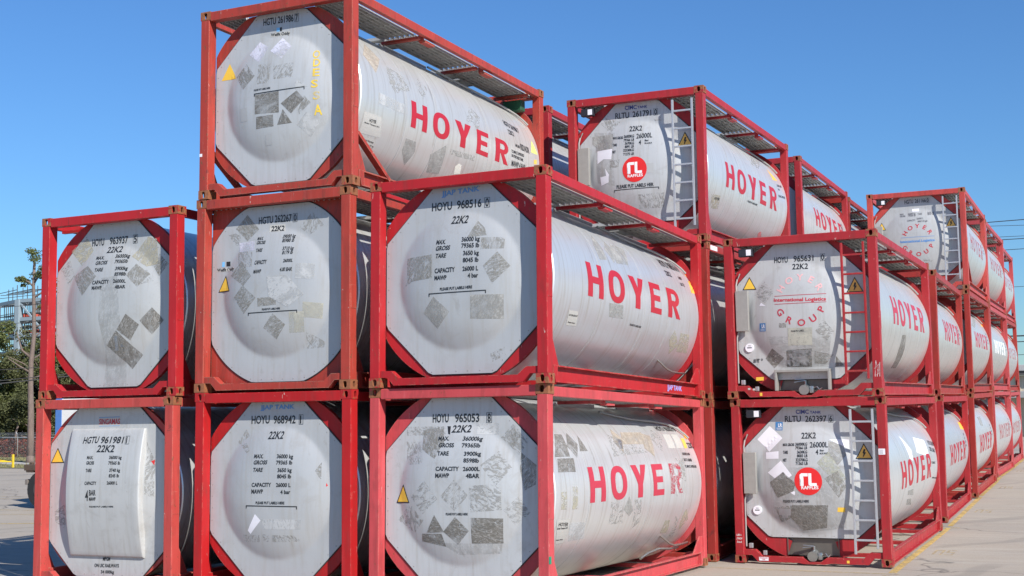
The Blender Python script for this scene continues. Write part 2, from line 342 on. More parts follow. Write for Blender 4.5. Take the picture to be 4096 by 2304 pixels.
# end panel surface: a shallow dome pressed out of the flat sheet
def dome(x, z, h, cover=False):
    r = math.hypot(x - 1.2, z - 1.29) / .85; v = 1 - r ** (3.0 if h < .13 else 2.5)
    d = h * .5 * (v + math.sqrt(v * v + .0036))
    if r > 1.12: d = 0.0 if r > 1.2 else d * (1.2 - r) / .08
    if cover: d = max(d, cover_h(x, z))
    return d
def cover_h(x, z):
    if not (.557 < x < 1.85 and .42 < z < 2.165): return 0.0
    return .035 + .115 * (1 - ((z - 1.29) / .87) ** 2)
YP = .165
def panel_fn(h, cover, off):
    return lambda x, z: Vector((x, YP - dome(x, z, h, cover) - off, z))
RT, ZT, ZC, XC = 1.195, 1.285, 1.305, W / 2
def side_fn(off):
    return lambda y, s: Vector((XC + (RT + off) * math.cos(s / RT), y, ZT + (RT + off) * math.sin(s / RT)))
MARKS={
 'A2':{
  't':[
   ('HOYU', 0.792, 2.153, 1.009, 2.154, 0.095, 'k'),
   ('963937', 1.113, 2.159, 1.439, 2.157, 0.094, 'k'),
   ('5', 1.543, 2.155, 1.595, 2.156, 0.093, 'ko'),
   ('22K2', 1.084, 2.034, 1.358, 2.03, 0.084, 'ki'),
   ('MAX.', 0.903, 1.95, 1.062, 1.944, 0.044, 'ki'),
   ('GROSS', 0.908, 1.873, 1.133, 1.869, 0.048, 'ki'),
   ('TARE', 0.905, 1.773, 1.068, 1.773, 0.047, 'ki'),
   ('CAPACITY', 0.891, 1.594, 1.201, 1.592, 0.05, 'k'),
   ('MAWP', 0.888, 1.519, 1.073, 1.514, 0.048, 'k'),
   ('36000kg', 1.264, 1.951, 1.51, 1.941, 0.048, 'ki'),
   ('79365lb', 1.264, 1.873, 1.489, 1.868, 0.047, 'ki'),
   ('3900kg', 1.29, 1.773, 1.505, 1.765, 0.046, 'ki'),
   ('8598lb', 1.287, 1.694, 1.485, 1.687, 0.046, 'ki'),
   ('26000L', 1.274, 1.596, 1.494, 1.585, 0.046, 'k'),
   ('4BAR', 1.31, 1.511, 1.492, 1.508, 0.045, 'k'),
  ],
  'p':[
   ('stain', [(1.053, 1.671), (1.34, 1.695), (1.454, 0.672), (1.439, 0.147), (1.022, 0.137), (1.127, 0.683), (1.021, 1.095)]),
   ('beige', [(0.56, 2.226), (0.708, 2.268), (0.82, 2.092), (0.619, 1.873), (0.413, 2.099)]),
   ('res', [(0.754, 1.872), (0.957, 1.709), (0.699, 1.444), (0.464, 1.737)]),
   ('light', [(0.227, 1.857), (0.388, 1.974), (0.478, 1.757), (0.371, 1.616)]),
   ('beige', [(1.79, 2.22), (1.945, 2.178), (1.976, 1.828), (1.793, 1.797), (1.541, 1.956)]),
   ('res', [(1.632, 1.846), (1.861, 1.69), (1.682, 1.513), (1.49, 1.691)]),
   ('res', [(1.999, 1.97), (2.153, 1.817), (1.992, 1.654), (1.901, 1.792)]),
   ('light', [(1.795, 1.786), (1.924, 1.585), (1.736, 1.551)]),
   ('dark', [(1.914, 1.225), (2.081, 1.043), (1.894, 0.853), (1.726, 1.048)]),
   ('dark', [(1.505, 1.15), (1.719, 0.994), (1.564, 0.784), (1.348, 0.942)]),
   ('dark', [(1.333, 0.928), (1.733, 0.577), (1.551, 0.387), (1.155, 0.727)]),
  ],
 },
 'A1':{
  't':[
   ('SINGAMAS', 1.017, 2.226, 1.387, 2.227, 0.073, 'r'),
   ('HGTU', 0.8, 1.965, 1.07, 1.973, 0.086, 'ki'),
   ('961981', 1.11, 1.969, 1.509, 1.966, 0.086, 'ki'),
   ('1', 1.563, 1.965, 1.606, 1.965, 0.085, 'ko'),
   ('22K2', 1.067, 1.848, 1.374, 1.846, 0.091, 'ki'),
   ('MAX.', 0.914, 1.751, 1.025, 1.751, 0.042, 'k'),
   ('GROSS', 0.912, 1.678, 1.051, 1.678, 0.042, 'k'),
   ('TARE', 0.914, 1.575, 1.018, 1.576, 0.042, 'k'),
   ('CAPACITY', 0.908, 1.401, 1.118, 1.403, 0.042, 'k'),
   ('36000 kg', 1.308, 1.753, 1.527, 1.752, 0.041, 'k'),
   ('79365 lb', 1.304, 1.678, 1.51, 1.677, 0.041, 'k'),
   ('3740 kg', 1.332, 1.58, 1.521, 1.58, 0.041, 'k'),
   ('8245 lb', 1.329, 1.505, 1.508, 1.506, 0.041, 'k'),
   ('26000 L', 1.301, 1.408, 1.488, 1.409, 0.041, 'k'),
   ('4', 0.925, 1.184, 0.977, 1.185, 0.136, 'k'),
   ('BAR', 0.994, 1.257, 1.11, 1.258, 0.072, 'k'),
   ('MAWP', 0.995, 1.185, 1.11, 1.186, 0.045, 'k'),
   ('PLEASE PUT LABELS HERE', 0.998, 1.094, 1.421, 1.1, 0.019, 'k'),
   ('SUPER', 0.235, 1.786, 0.307, 1.786, 0.025, 'k'),
   ('HEAVY', 0.233, 1.749, 0.308, 1.749, 0.025, 'k'),
   ('MPGM', 1.123, 0.361, 1.251, 0.365, 0.049, 'k'),
   ('ON UIC RAILWAYS', 0.975, 0.272, 1.405, 0.28, 0.045, 'k'),
   ('34 000kg', 1.09, 0.191, 1.322, 0.195, 0.041, 'k'),
  ],
  'p':[
   ('light', [(1.861, 1.984), (2.008, 1.721), (2.006, 1.22), (1.873, 1.276)]),
   ('light', [(0.234, 1.026), (0.453, 1.127), (0.432, 0.78), (0.251, 0.872)]),
   ('redsmall', [(1.939, 1.718), (2.003, 1.736), (1.993, 1.662)]),
   ('card', [(1.005, 2.332), (1.392, 2.34), (1.395, 2.189), (1.008, 2.19)]),
   ('stripe', [(1.015, 2.324), (1.383, 2.33), (1.383, 2.321), (1.015, 2.315)]),
   ('stripe', [(1.017, 2.207), (1.385, 2.208), (1.385, 2.199), (1.018, 2.198)]),
  ],
 },
 'B3':{
  't':[
   ('HGTU', 0.924, 2.319, 1.126, 2.315, 0.092, 'k'),
   ('261986', 1.159, 2.32, 1.41, 2.312, 0.091, 'k'),
   ('7', 1.439, 2.313, 1.48, 2.313, 0.085, 'ko'),
   ('Welfit Oddy', 1.05, 2.155, 1.355, 2.14, 0.038, 'k'),
   ('PLEASE PUT LABELS HERE', 0.856, 1.404, 1.125, 1.405, 0.023, 'k'),
  ],
  'p':[
   ('lilac', [(0.87, 2.103), (1.054, 1.991), (0.918, 1.793), (0.712, 1.94)]),
   ('lilac', [(1.249, 2.104), (1.418, 1.959), (1.281, 1.799), (1.084, 1.935)]),
   ('res', [(0.687, 1.813), (0.857, 1.617), (0.659, 1.452), (0.505, 1.659)]),
   ('light', [(0.905, 1.765), (1.115, 1.759), (1.101, 1.489), (0.895, 1.493)]),
   ('light', [(1.168, 1.712), (1.475, 1.727), (1.475, 1.518), (1.167, 1.533)]),
   ('dark', [(0.869, 1.349), (1.259, 1.357), (1.264, 1.069), (0.87, 1.088)]),
   ('dark', [(0.892, 1.051), (1.171, 1.052), (1.175, 0.895), (0.886, 0.888)]),
   ('dark', [(1.538, 1.334), (1.651, 1.212), (1.452, 1.036), (1.293, 1.186)]),
   ('dark', [(1.325, 1.108), (1.462, 0.912), (1.233, 0.907)]),
   ('res', [(1.651, 1.258), (1.744, 1.159), (1.575, 1.01), (1.557, 1.066)]),
   ('faint', [(1.676, 1.037), (1.865, 0.899), (1.715, 0.705), (1.528, 0.878)]),
   ('faint', [(1.513, 1.495), (1.699, 1.374), (1.517, 1.346)]),
   ('metal', [(0.61, 1.198), (0.728, 1.196), (0.733, 1.013), (0.614, 1.015)]),
   ('metal', [(1.029, 0.797), (1.133, 0.8), (1.13, 0.657), (1.024, 0.654)]),
   ('card', [(1.042, 2.188), (1.354, 2.186), (1.355, 2.136), (1.043, 2.142)]),
   ('sky', [(1.138, 2.26), (1.189, 2.258), (1.19, 2.205), (1.138, 2.207)]),
   ('black', [(1.193, 2.258), (1.224, 2.257), (1.225, 2.204), (1.194, 2.205)]),
   ('yellow', [(0.374, 1.864), (0.496, 1.641), (0.24, 1.643)]),
  ],
  'b':[
   (0.859, 1.37, 1.656, 1.378, 0.04),
  ],
  'st':[
   ('HGTU 261986 7', 4.729, 0.473, 5.272, 0.429, 0.094, 'k'),
   ('22K2', 4.788, 0.325, 4.994, 0.32, 0.08, 'k'),
   ('RID/ADR', 5.162, 0.127, 5.503, 0.121, 0.101, 'k'),
   ('AAR 600', 4.959, 0.142, 5.128, 0.137, 0.05, 'k'),
   ('TC IMPACT APPROVED', 4.792, 0.012, 5.269, 0.019, 0.046, 'k'),
   ('UN PORTABLE TANK', 4.793, -0.056, 5.242, -0.059, 0.045, 'k'),
   ('MAWP 4 BAR', 4.811, -0.199, 5.337, -0.187, 0.086, 'k'),
   ('HOYER', 0.527, -0.368, 0.697, -0.361, 0.041, 'k'),
   ('Global Transport B.V.', 0.426, -0.405, 0.804, -0.397, 0.017, 'k'),
   ('Emergency Number', 0.454, -0.62, 0.801, -0.622, 0.024, 'k'),
   ('49 (0) 40 55 44 77 44', 0.48, -0.675, 0.837, -0.676, 0.024, 'k'),
  ],
  'sp':[
   ('tan', [(0.773, 0.853), (0.97, 0.631), (0.683, 0.331), (0.491, 0.563)]),
   ('card', [(0.371, -0.259), (0.796, -0.252), (0.89, -0.519), (0.379, -0.548)]),
   ('card', [(0.41, -0.57), (0.819, -0.564), (0.846, -0.687), (0.476, -0.687)]),
   ('mid', [(1.513, -0.399), (1.788, -0.394), (1.85, -0.529), (1.751, -0.766), (1.518, -0.574)]),
   ('light', [(1.096, 0.553), (1.546, 0.476), (1.556, 0.285), (1.136, 0.145), (0.947, 0.338)]),
   ('light', [(2.026, 0.637), (2.168, 0.46), (1.934, 0.25), (1.787, 0.429)]),
   ('mid', [(2.262, -0.491), (2.639, -0.274), (2.669, -0.477), (2.706, -0.715), (2.375, -0.756)]),
   ('light', [(3.512, 0.52), (3.79, 0.392), (3.632, 0.152), (3.241, 0.223)]),
   ('faint', [(0.691, 0.061), (1.364, 0.041), (1.35, -0.097), (0.677, -0.092)]),
   ('light', [(2.763, -0.312), (3.549, -0.271), (3.566, -0.354), (2.803, -0.388)]),
   ('lime', [(5.706, 0.394), (5.84, 0.165), (5.58, 0.159)]),
   ('amber', [(5.667, 0.045), (5.782, 0.066), (5.775, -0.011), (5.663, -0.026)]),
   ('cream', [(3.138, -0.465), (3.23, -0.481), (3.276, -0.607), (3.109, -0.643), (3.058, -0.524)]),
  ],
 },
 'B2':{
  't':[
   ('HGTU', 0.905, 2.217, 1.135, 2.22, 0.088, 'k'),
   ('262267', 1.162, 2.222, 1.43, 2.218, 0.091, 'k'),
   ('0', 1.462, 2.218, 1.505, 2.218, 0.086, 'ko'),
   ('22K2', 1.114, 2.106, 1.322, 2.101, 0.066, 'k'),
   ('MAX.', 0.903, 2.001, 1.007, 1.997, 0.04, 'ki'),
   ('GROSS', 0.903, 1.943, 1.05, 1.938, 0.042, 'ki'),
   ('TARE', 0.907, 1.837, 1.015, 1.835, 0.043, 'ki'),
   ('CAPACITY', 0.906, 1.669, 1.104, 1.668, 0.05, 'ki'),
   ('MAWP', 0.896, 1.55, 1.02, 1.55, 0.046, 'ki'),
   ('39000 kg', 1.319, 1.996, 1.508, 1.995, 0.045, 'ki'),
   ('85980 lb', 1.319, 1.941, 1.498, 1.937, 0.045, 'ki'),
   ('3710 kg', 1.34, 1.833, 1.507, 1.829, 0.044, 'ki'),
   ('8179 lb', 1.341, 1.777, 1.5, 1.774, 0.044, 'ki'),
   ('26000L', 1.365, 1.67, 1.509, 1.668, 0.041, 'ki'),
   ('4.00 BAR', 1.318, 1.554, 1.505, 1.55, 0.047, 'ki'),
   ('PLEASE PUT LABELS HERE', 1.048, 1.056, 1.333, 1.057, 0.024, 'k'),
   ('Welfit Oddy', 0.23, 1.62, 0.536, 1.623, 0.042, 'k'),
   ('SUPER', 0.332, 1.411, 0.421, 1.408, 0.027, 'k'),
   ('HEAVY', 0.333, 1.375, 0.423, 1.372, 0.027, 'k'),
  ],
  'p':[
   ('res', [(0.719, 2.356), (0.913, 2.149), (0.725, 2.0), (0.533, 2.178)]),
   ('light', [(1.752, 2.322), (1.932, 2.135), (1.718, 2.018), (1.555, 2.126)]),
   ('light', [(0.411, 2.102), (0.603, 2.131), (0.63, 1.982), (0.554, 1.945)]),
   ('lilac', [(0.584, 1.985), (0.864, 1.994), (0.883, 1.864), (0.616, 1.86)]),
   ('light', [(0.586, 1.859), (0.852, 1.856), (0.866, 1.645), (0.611, 1.644)]),
   ('res', [(0.673, 1.734), (0.861, 1.521), (0.732, 1.395), (0.481, 1.55)]),
   ('res', [(0.717, 1.407), (0.946, 1.228), (0.738, 1.025), (0.561, 1.252)]),
   ('res', [(0.971, 1.223), (1.268, 1.226), (1.268, 1.12), (0.976, 1.108)]),
   ('faint', [(1.559, 1.647), (1.829, 1.635), (1.828, 1.428), (1.555, 1.444)]),
   ('faint', [(1.117, 1.505), (1.432, 1.507), (1.688, 1.232), (1.435, 1.082), (1.145, 1.238)]),
   ('beige2', [(1.669, 1.142), (1.949, 1.111), (1.923, 0.912), (1.657, 0.943)]),
   ('beige2', [(1.464, 1.021), (1.683, 1.016), (1.672, 0.75), (1.457, 0.745)]),
   ('res', [(1.211, 1.012), (1.403, 0.859), (1.254, 0.669), (1.056, 0.827)]),
   ('light', [(1.693, 0.754), (1.962, 0.616), (1.939, 0.547), (1.678, 0.536)]),
   ('card', [(1.08, 2.193), (1.332, 2.186), (1.338, 2.091), (1.084, 2.096)]),
   ('card', [(0.224, 1.66), (0.536, 1.663), (0.537, 1.612), (0.23, 1.614)]),
   ('sky', [(0.313, 1.747), (0.357, 1.749), (0.353, 1.682), (0.309, 1.68)]),
   ('black', [(0.383, 1.747), (0.448, 1.747), (0.451, 1.684), (0.384, 1.684)]),
  ],
  'b':[
   (0.813, 1.035, 1.588, 1.04, 0.04),
  ],
 },
 'B1':{
  't':[
   ('JJAP TANK', 0.941, 2.358, 1.474, 2.363, 0.054, 'b'),
   ('HOYU', 0.802, 2.176, 1.088, 2.18, 0.098, 'k'),
   ('968942', 1.151, 2.176, 1.492, 2.176, 0.097, 'k'),
   ('1', 1.56, 2.175, 1.594, 2.175, 0.096, 'ko'),
   ('22K2', 1.098, 1.977, 1.331, 1.979, 0.093, 'ki'),
   ('MAX.', 0.905, 1.732, 1.058, 1.732, 0.048, 'ki'),
   ('GROSS', 0.906, 1.652, 1.124, 1.655, 0.048, 'ki'),
   ('TARE', 0.901, 1.558, 1.058, 1.559, 0.048, 'ki'),
   ('CAPACITY', 0.892, 1.366, 1.2, 1.37, 0.048, 'k'),
   ('MAWP', 0.889, 1.279, 1.073, 1.282, 0.051, 'k'),
   ('36000 kg', 1.273, 1.733, 1.515, 1.729, 0.048, 'k'),
   ('79365 lb', 1.268, 1.653, 1.509, 1.654, 0.047, 'k'),
   ('3650 kg', 1.294, 1.557, 1.506, 1.558, 0.047, 'k'),
   ('8045 lb', 1.29, 1.478, 1.501, 1.479, 0.047, 'k'),
   ('26000 L', 1.275, 1.369, 1.496, 1.369, 0.047, 'k'),
   ('4 bar', 1.342, 1.28, 1.492, 1.282, 0.047, 'k'),
   ('PLEASE PUT LABELS HERE', 0.959, 1.146, 1.405, 1.15, 0.032, 'k'),
  ],
  'p':[
   ('white', [(0.943, 1.018), (1.03, 0.937), (0.849, 0.759), (0.806, 0.803)]),
   ('faint', [(1.038, 0.955), (1.641, 0.958), (1.623, 0.835), (1.074, 0.823)]),
   ('light', [(0.718, 0.745), (1.0, 0.75), (0.987, 0.66), (0.712, 0.653)]),
   ('light', [(1.046, 0.761), (1.156, 0.764), (1.145, 0.669), (1.056, 0.666)]),
   ('light', [(1.203, 0.756), (1.528, 0.758), (1.604, 0.703), (1.586, 0.679), (1.197, 0.667)]),
   ('light', [(0.723, 2.108), (0.779, 2.017), (0.636, 1.91), (0.587, 1.937)]),
   ('light', [(0.647, 1.901), (0.751, 1.928), (0.823, 1.821), (0.766, 1.794)]),
   ('res', [(1.907, 1.682), (1.914, 1.467), (1.886, 1.488), (1.828, 1.575)]),
   ('redsmall', [(1.979, 1.419), (2.001, 1.387), (1.977, 1.374)]),
  ],
  'b':[
   (0.796, 1.127, 1.589, 1.128, 0.04),
  ],
 },
 'C2':{
  't':[
   ('JJAP TANK', 0.939, 2.361, 1.465, 2.384, 0.06, 'b'),
   ('HOYU', 0.801, 2.185, 1.083, 2.185, 0.096, 'k'),
   ('968516', 1.153, 2.187, 1.493, 2.184, 0.095, 'k'),
   ('0', 1.546, 2.183, 1.592, 2.184, 0.094, 'ko'),
   ('22K2', 1.093, 1.995, 1.321, 1.989, 0.095, 'ki'),
   ('MAX.', 0.904, 1.747, 1.039, 1.744, 0.052, 'ki'),
   ('GROSS', 0.902, 1.668, 1.104, 1.667, 0.052, 'ki'),
   ('TARE', 0.902, 1.575, 1.052, 1.574, 0.051, 'ki'),
   ('CAPACITY', 0.899, 1.387, 1.182, 1.39, 0.055, 'k'),
   ('MAWP', 0.897, 1.302, 1.067, 1.299, 0.052, 'k'),
   ('36000 kg', 1.265, 1.755, 1.507, 1.751, 0.053, 'k'),
   ('79365 lb', 1.265, 1.677, 1.505, 1.671, 0.053, 'k'),
   ('3650 kg', 1.293, 1.584, 1.504, 1.577, 0.052, 'k'),
   ('8045 lb', 1.29, 1.497, 1.501, 1.492, 0.052, 'k'),
   ('26000 L', 1.286, 1.391, 1.498, 1.387, 0.052, 'k'),
   ('4 bar', 1.357, 1.304, 1.498, 1.302, 0.052, 'k'),
   ('PLEASE PUT LABELS HERE', 0.974, 1.168, 1.418, 1.173, 0.033, 'k'),
  ],
  'p':[
   ('res', [(1.457, 2.006), (1.56, 1.912), (1.591, 1.814), (1.342, 1.809)]),
   ('res', [(1.524, 1.792), (1.771, 1.784), (1.82, 1.754), (1.818, 1.638), (1.521, 1.645)]),
   ('res', [(1.737, 1.606), (1.902, 1.423), (1.679, 1.217), (1.557, 1.439)]),
   ('res', [(0.458, 1.607), (0.85, 1.628), (0.858, 1.332), (0.474, 1.305)]),
   ('light', [(0.474, 1.305), (0.571, 1.317), (0.412, 1.236)]),
   ('mid', [(0.878, 1.101), (1.096, 0.903), (0.915, 0.703), (0.718, 0.91)]),
   ('mid', [(1.39, 1.093), (1.817, 1.084), (1.802, 0.789), (1.378, 0.804)]),
   ('light', [(1.6, 0.382), (1.792, 0.456), (1.81, 0.354), (1.622, 0.28)]),
  ],
  'b':[
   (0.81, 1.142, 1.598, 1.145, 0.04),
  ],
  'st':[
   ('HOYU 968516 0', 4.774, 0.728, 5.67, 0.735, 0.147, 'k'),
   ('22K2', 4.727, 0.549, 4.996, 0.55, 0.088, 'k'),
   ('LABN', 5.331, 0.559, 5.497, 0.563, 0.052, 'k'),
   ('UN T11', 5.279, 0.438, 5.482, 0.439, 0.053, 'k'),
   ('PLEASE PUT LABELS HERE', 2.941, -0.381, 3.386, -0.382, 0.026, 'k'),
   ('HOYERGROUP', 0.85, -0.43, 1.115, -0.423, 0.02, 'k'),
   ('Emergency Number', 0.895, -0.516, 1.112, -0.515, 0.016, 'k'),
  ],
  'sp':[
   ('mid', [(2.142, 0.855), (2.228, 0.658), (2.184, 0.447), (1.895, 0.418), (1.895, 0.63)]),
   ('mid', [(2.546, 0.816), (2.699, 0.653), (2.442, 0.433), (2.303, 0.63)]),
   ('mid', [(2.746, 0.807), (3.259, 0.792), (3.026, 0.483), (2.548, 0.448), (2.542, 0.627)]),
   ('mid', [(2.063, -0.15), (2.573, -0.134), (2.637, -0.319), (2.129, -0.33)]),
   ('beige', [(4.819, -0.295), (5.158, -0.517), (4.948, -0.685), (4.678, -0.459)]),
   ('beige', [(5.111, -0.323), (5.517, -0.318), (5.709, -0.612), (5.205, -0.624)]),
   ('card', [(0.81, -0.36), (1.1, -0.351), (1.181, -0.542), (0.866, -0.554)]),
   ('orange', [(5.967, 0.859), (6.27, 0.81), (6.111, 0.663), (5.863, 0.68)]),
   ('orange', [(5.825, 0.59), (6.138, 0.591), (6.011, 0.375), (5.714, 0.365)]),
  ],
 },
 'C1':{
  't':[
   ('HOYU', 0.815, 2.159, 1.036, 2.16, 0.097, 'k'),
   ('965053', 1.126, 2.159, 1.455, 2.158, 0.096, 'k'),
   ('8', 1.567, 2.158, 1.61, 2.157, 0.095, 'ko'),
   ('22K2', 1.091, 2.033, 1.353, 2.034, 0.084, 'ki'),
   ('MAX.', 0.919, 1.939, 1.073, 1.938, 0.045, 'k'),
   ('GROSS', 0.934, 1.857, 1.15, 1.856, 0.047, 'k'),
   ('TARE', 0.923, 1.758, 1.085, 1.758, 0.047, 'k'),
   ('CAPACITY', 0.91, 1.574, 1.233, 1.575, 0.047, 'k'),
   ('MAWP', 0.907, 1.491, 1.1, 1.492, 0.05, 'k'),
   ('36000kg', 1.259, 1.935, 1.519, 1.93, 0.047, 'ki'),
   ('79365lb', 1.258, 1.855, 1.5, 1.852, 0.046, 'k'),
   ('3900kg', 1.293, 1.754, 1.517, 1.754, 0.046, 'k'),
   ('8598lb', 1.29, 1.675, 1.495, 1.672, 0.046, 'k'),
   ('26000L', 1.286, 1.573, 1.509, 1.574, 0.046, 'k'),
   ('4BAR', 1.328, 1.49, 1.507, 1.49, 0.049, 'k'),
   ('PLEASE PUT LABELS HERE', 1.056, 1.046, 1.352, 1.05, 0.026, 'k'),
   ('SUPER', 0.388, 1.264, 0.466, 1.266, 0.017, 'k'),
   ('HEAVY', 0.383, 1.234, 0.47, 1.236, 0.017, 'k'),
  ],
  'p':[
   ('stain', [(0.954, 0.715), (1.766, 0.716), (1.739, 0.602), (1.206, 0.573)]),
   ('res', [(0.683, 2.063), (0.976, 2.11), (1.006, 1.925), (0.886, 1.717), (0.685, 1.826)]),
   ('light', [(0.447, 1.929), (0.669, 1.927), (0.725, 1.658), (0.46, 1.64)]),
   ('light', [(1.747, 1.969), (1.912, 2.132), (2.102, 1.901), (1.983, 1.763)]),
   ('res', [(1.903, 2.083), (2.021, 1.967), (1.911, 1.853), (1.802, 1.985)]),
   ('light', [(1.736, 1.809), (1.904, 1.609), (1.712, 1.398), (1.514, 1.642)]),
   ('res', [(2.01, 1.788), (2.207, 1.641), (2.196, 1.416), (2.053, 1.342), (1.992, 1.593)]),
   ('light', [(0.746, 1.458), (0.938, 1.236), (0.723, 1.05), (0.544, 1.254)]),
   ('light', [(1.167, 1.469), (1.358, 1.282), (1.172, 1.096), (0.981, 1.269)]),
   ('light', [(1.373, 1.401), (1.779, 1.418), (1.782, 1.115), (1.386, 1.086)]),
   ('light', [(1.982, 1.277), (2.125, 1.085), (1.93, 0.938), (1.802, 1.115)]),
   ('light', [(0.52, 1.17), (0.73, 0.975), (0.585, 0.819), (0.327, 0.971)]),
   ('dark', [(0.89, 1.045), (1.024, 0.841), (0.768, 0.829)]),
   ('dark', [(1.179, 1.026), (1.36, 0.865), (1.203, 0.697), (1.011, 0.849)]),
   ('dark', [(1.388, 1.021), (1.798, 1.018), (1.78, 0.725), (1.389, 0.718)]),
   ('dark', [(0.696, 0.815), (0.984, 0.824), (1.037, 0.668), (0.688, 0.722)]),
   ('light', [(0.447, 2.108), (1.016, 2.11), (1.014, 2.009), (0.447, 1.997)]),
   ('faint', [(1.422, 2.146), (1.719, 2.143), (1.719, 2.002), (1.438, 2.005)]),
   ('black', [(1.024, 2.11), (1.071, 2.109), (1.077, 2.008), (1.05, 2.017)]),
  ],
  'st':[
   ('HOYU 965053 8', 4.717, 0.865, 5.594, 0.86, 0.089, 'k'),
   ('22K2', 5.668, 0.548, 5.96, 0.547, 0.093, 'k'),
   ('ADR/RID LABN', 5.23, 0.436, 5.581, 0.428, 0.04, 'k'),
   ('UN T11 AAR600', 5.204, 0.339, 5.576, 0.33, 0.043, 'k'),
   ('TC IMPACT APPROVED', 5.172, 0.241, 5.725, 0.227, 0.038, 'k'),
   ('HOYER', 0.432, -0.369, 0.731, -0.387, 0.042, 'k'),
   ('Global Transport B.V.', 0.421, -0.411, 0.756, -0.42, 0.022, 'k'),
   ('Emergency Number', 0.528, -0.561, 0.733, -0.567, 0.016, 'k'),
  ],
  'sp':[
   ('dark', [(0.763, 0.772), (0.98, 0.769), (0.889, 0.457), (0.428, 0.458)]),
   ('dark', [(1.162, 0.797), (1.3, 0.625), (1.093, 0.436), (0.924, 0.597)]),
   ('dark', [(1.461, 0.757), (1.524, 0.526), (1.266, 0.528)]),
   ('dark', [(0.479, 0.437), (0.971, 0.438), (0.921, 0.263), (0.396, 0.269)]),
   ('tan', [(2.794, 0.879), (2.993, 0.711), (2.764, 0.497), (2.583, 0.644)]),
   ('tan', [(3.085, 0.819), (3.934, 0.826), (3.747, 0.62), (2.865, 0.622)]),
   ('tan', [(3.852, 0.812), (4.208, 0.764), (3.944, 0.423), (3.658, 0.554)]),
   ('light', [(4.456, 0.899), (4.645, 0.715), (4.343, 0.484), (4.146, 0.69)]),
   ('light', [(2.5, 0.779), (3.352, 0.621), (3.694, 0.489), (2.345, 0.441)]),
   ('beige', [(0.412, 0.036), (0.57, 0.035), (0.586, -0.179), (0.426, -0.171)]),
   ('beige', [(0.748, 0.09), (0.911, 0.085), (0.922, -0.188), (0.765, -0.184)]),
   ('mid', [(2.699, -0.098), (2.925, -0.295), (2.822, -0.377), (2.54, -0.267)]),
   ('light', [(2.037, -0.145), (2.467, -0.153), (2.636, -0.465), (2.121, -0.453)]),
   ('light', [(2.915, -0.153), (3.178, -0.158), (3.328, -0.486), (3.086, -0.586)]),
   ('beige', [(4.464, -0.532), (4.685, -0.534), (4.884, -0.777), (4.525, -0.749)]),
   ('beige', [(5.293, -0.367), (5.595, -0.577), (5.417, -0.766), (5.193, -0.553)]),
   ('light', [(4.862, -0.466), (5.119, -0.572), (5.371, -0.901), (5.134, -0.879)]),
   ('card', [(4.81, 0.798), (5.137, 0.795), (5.027, 0.547), (4.707, 0.549)]),
   ('card', [(5.203, 0.796), (5.505, 0.797), (5.423, 0.545), (5.098, 0.551)]),
   ('amber', [(5.537, 0.723), (5.699, 0.718), (5.599, 0.549), (5.457, 0.545)]),
   ('amber', [(6.01, 0.975), (5.993, 0.719), (5.734, 0.718)]),
   ('card', [(0.346, -0.293), (0.754, -0.302), (0.82, -0.527), (0.789, -0.619), (0.55, -0.609)]),
   ('faint', [(4.604, 0.31), (4.987, 0.304), (4.921, 0.096), (4.738, -0.184), (4.425, 0.108)]),
   ('light', [(4.808, 0.392), (5.197, 0.388), (5.117, 0.029), (4.869, 0.098)]),
   ('faint', [(0.764, -0.354), (1.252, -0.365), (1.423, -0.6), (0.94, -0.602)]),
  ],
 },
 'c3':{
  't':[
   ('CIMC', 1.003, 2.349, 1.217, 2.343, 0.067, 'n'),
   ('TANK', 1.23, 2.35, 1.407, 2.346, 0.041, 'n'),
   ('RLTU', 0.827, 2.211, 1.079, 2.206, 0.094, 'k'),
   ('261791', 1.14, 2.21, 1.474, 2.206, 0.094, 'k'),
   ('0', 1.528, 2.215, 1.575, 2.214, 0.087, 'ko'),
   ('22K2', 1.097, 1.957, 1.324, 1.951, 0.089, 'k'),
   ('MAX GROSS', 0.801, 1.847, 0.99, 1.835, 0.044, 'k'),
   ('36000KG', 1.005, 1.848, 1.193, 1.841, 0.048, 'k'),
   ('26000L', 1.233, 1.815, 1.509, 1.814, 0.082, 'k'),
   ('79366 LB', 1.006, 1.787, 1.196, 1.78, 0.043, 'k'),
   ('TARE', 0.799, 1.724, 0.883, 1.718, 0.043, 'k'),
   ('3670KG', 1.032, 1.727, 1.198, 1.718, 0.043, 'k'),
   ('4', 1.28, 1.704, 1.322, 1.703, 0.077, 'k'),
   ('Bar', 1.384, 1.752, 1.454, 1.751, 0.03, 'k'),
   ('M.A.W.P.', 1.385, 1.706, 1.513, 1.699, 0.028, 'k'),
   ('8091 LB', 1.034, 1.667, 1.195, 1.662, 0.043, 'k'),
   ('NET', 0.799, 1.601, 0.864, 1.597, 0.043, 'k'),
   ('32330KG', 1.006, 1.607, 1.196, 1.601, 0.042, 'k'),
   ('71275 LB', 1.007, 1.54, 1.197, 1.536, 0.042, 'k'),
   ('RAFFLES', 1.081, 1.157, 1.349, 1.159, 0.045, 'w'),
   ('PLEASE PUT LABELS HER', 0.87, 0.988, 1.527, 0.981, 0.055, 'k'),
  ],
  'p':[
   ('stain', [(0.435, 2.009), (0.823, 1.965), (0.835, 1.037), (0.503, 1.115)]),
   ('light', [(0.673, 2.237), (0.914, 2.15), (0.728, 1.961), (0.571, 2.143)]),
   ('mid', [(0.4, 1.939), (0.796, 1.947), (0.797, 1.665), (0.554, 1.687), (0.397, 1.802)]),
   ('white', [(0.496, 1.674), (0.797, 1.682), (0.782, 1.497), (0.622, 1.517), (0.504, 1.448)]),
   ('white', [(0.558, 1.211), (0.728, 1.232), (0.722, 1.11), (0.574, 1.065)]),
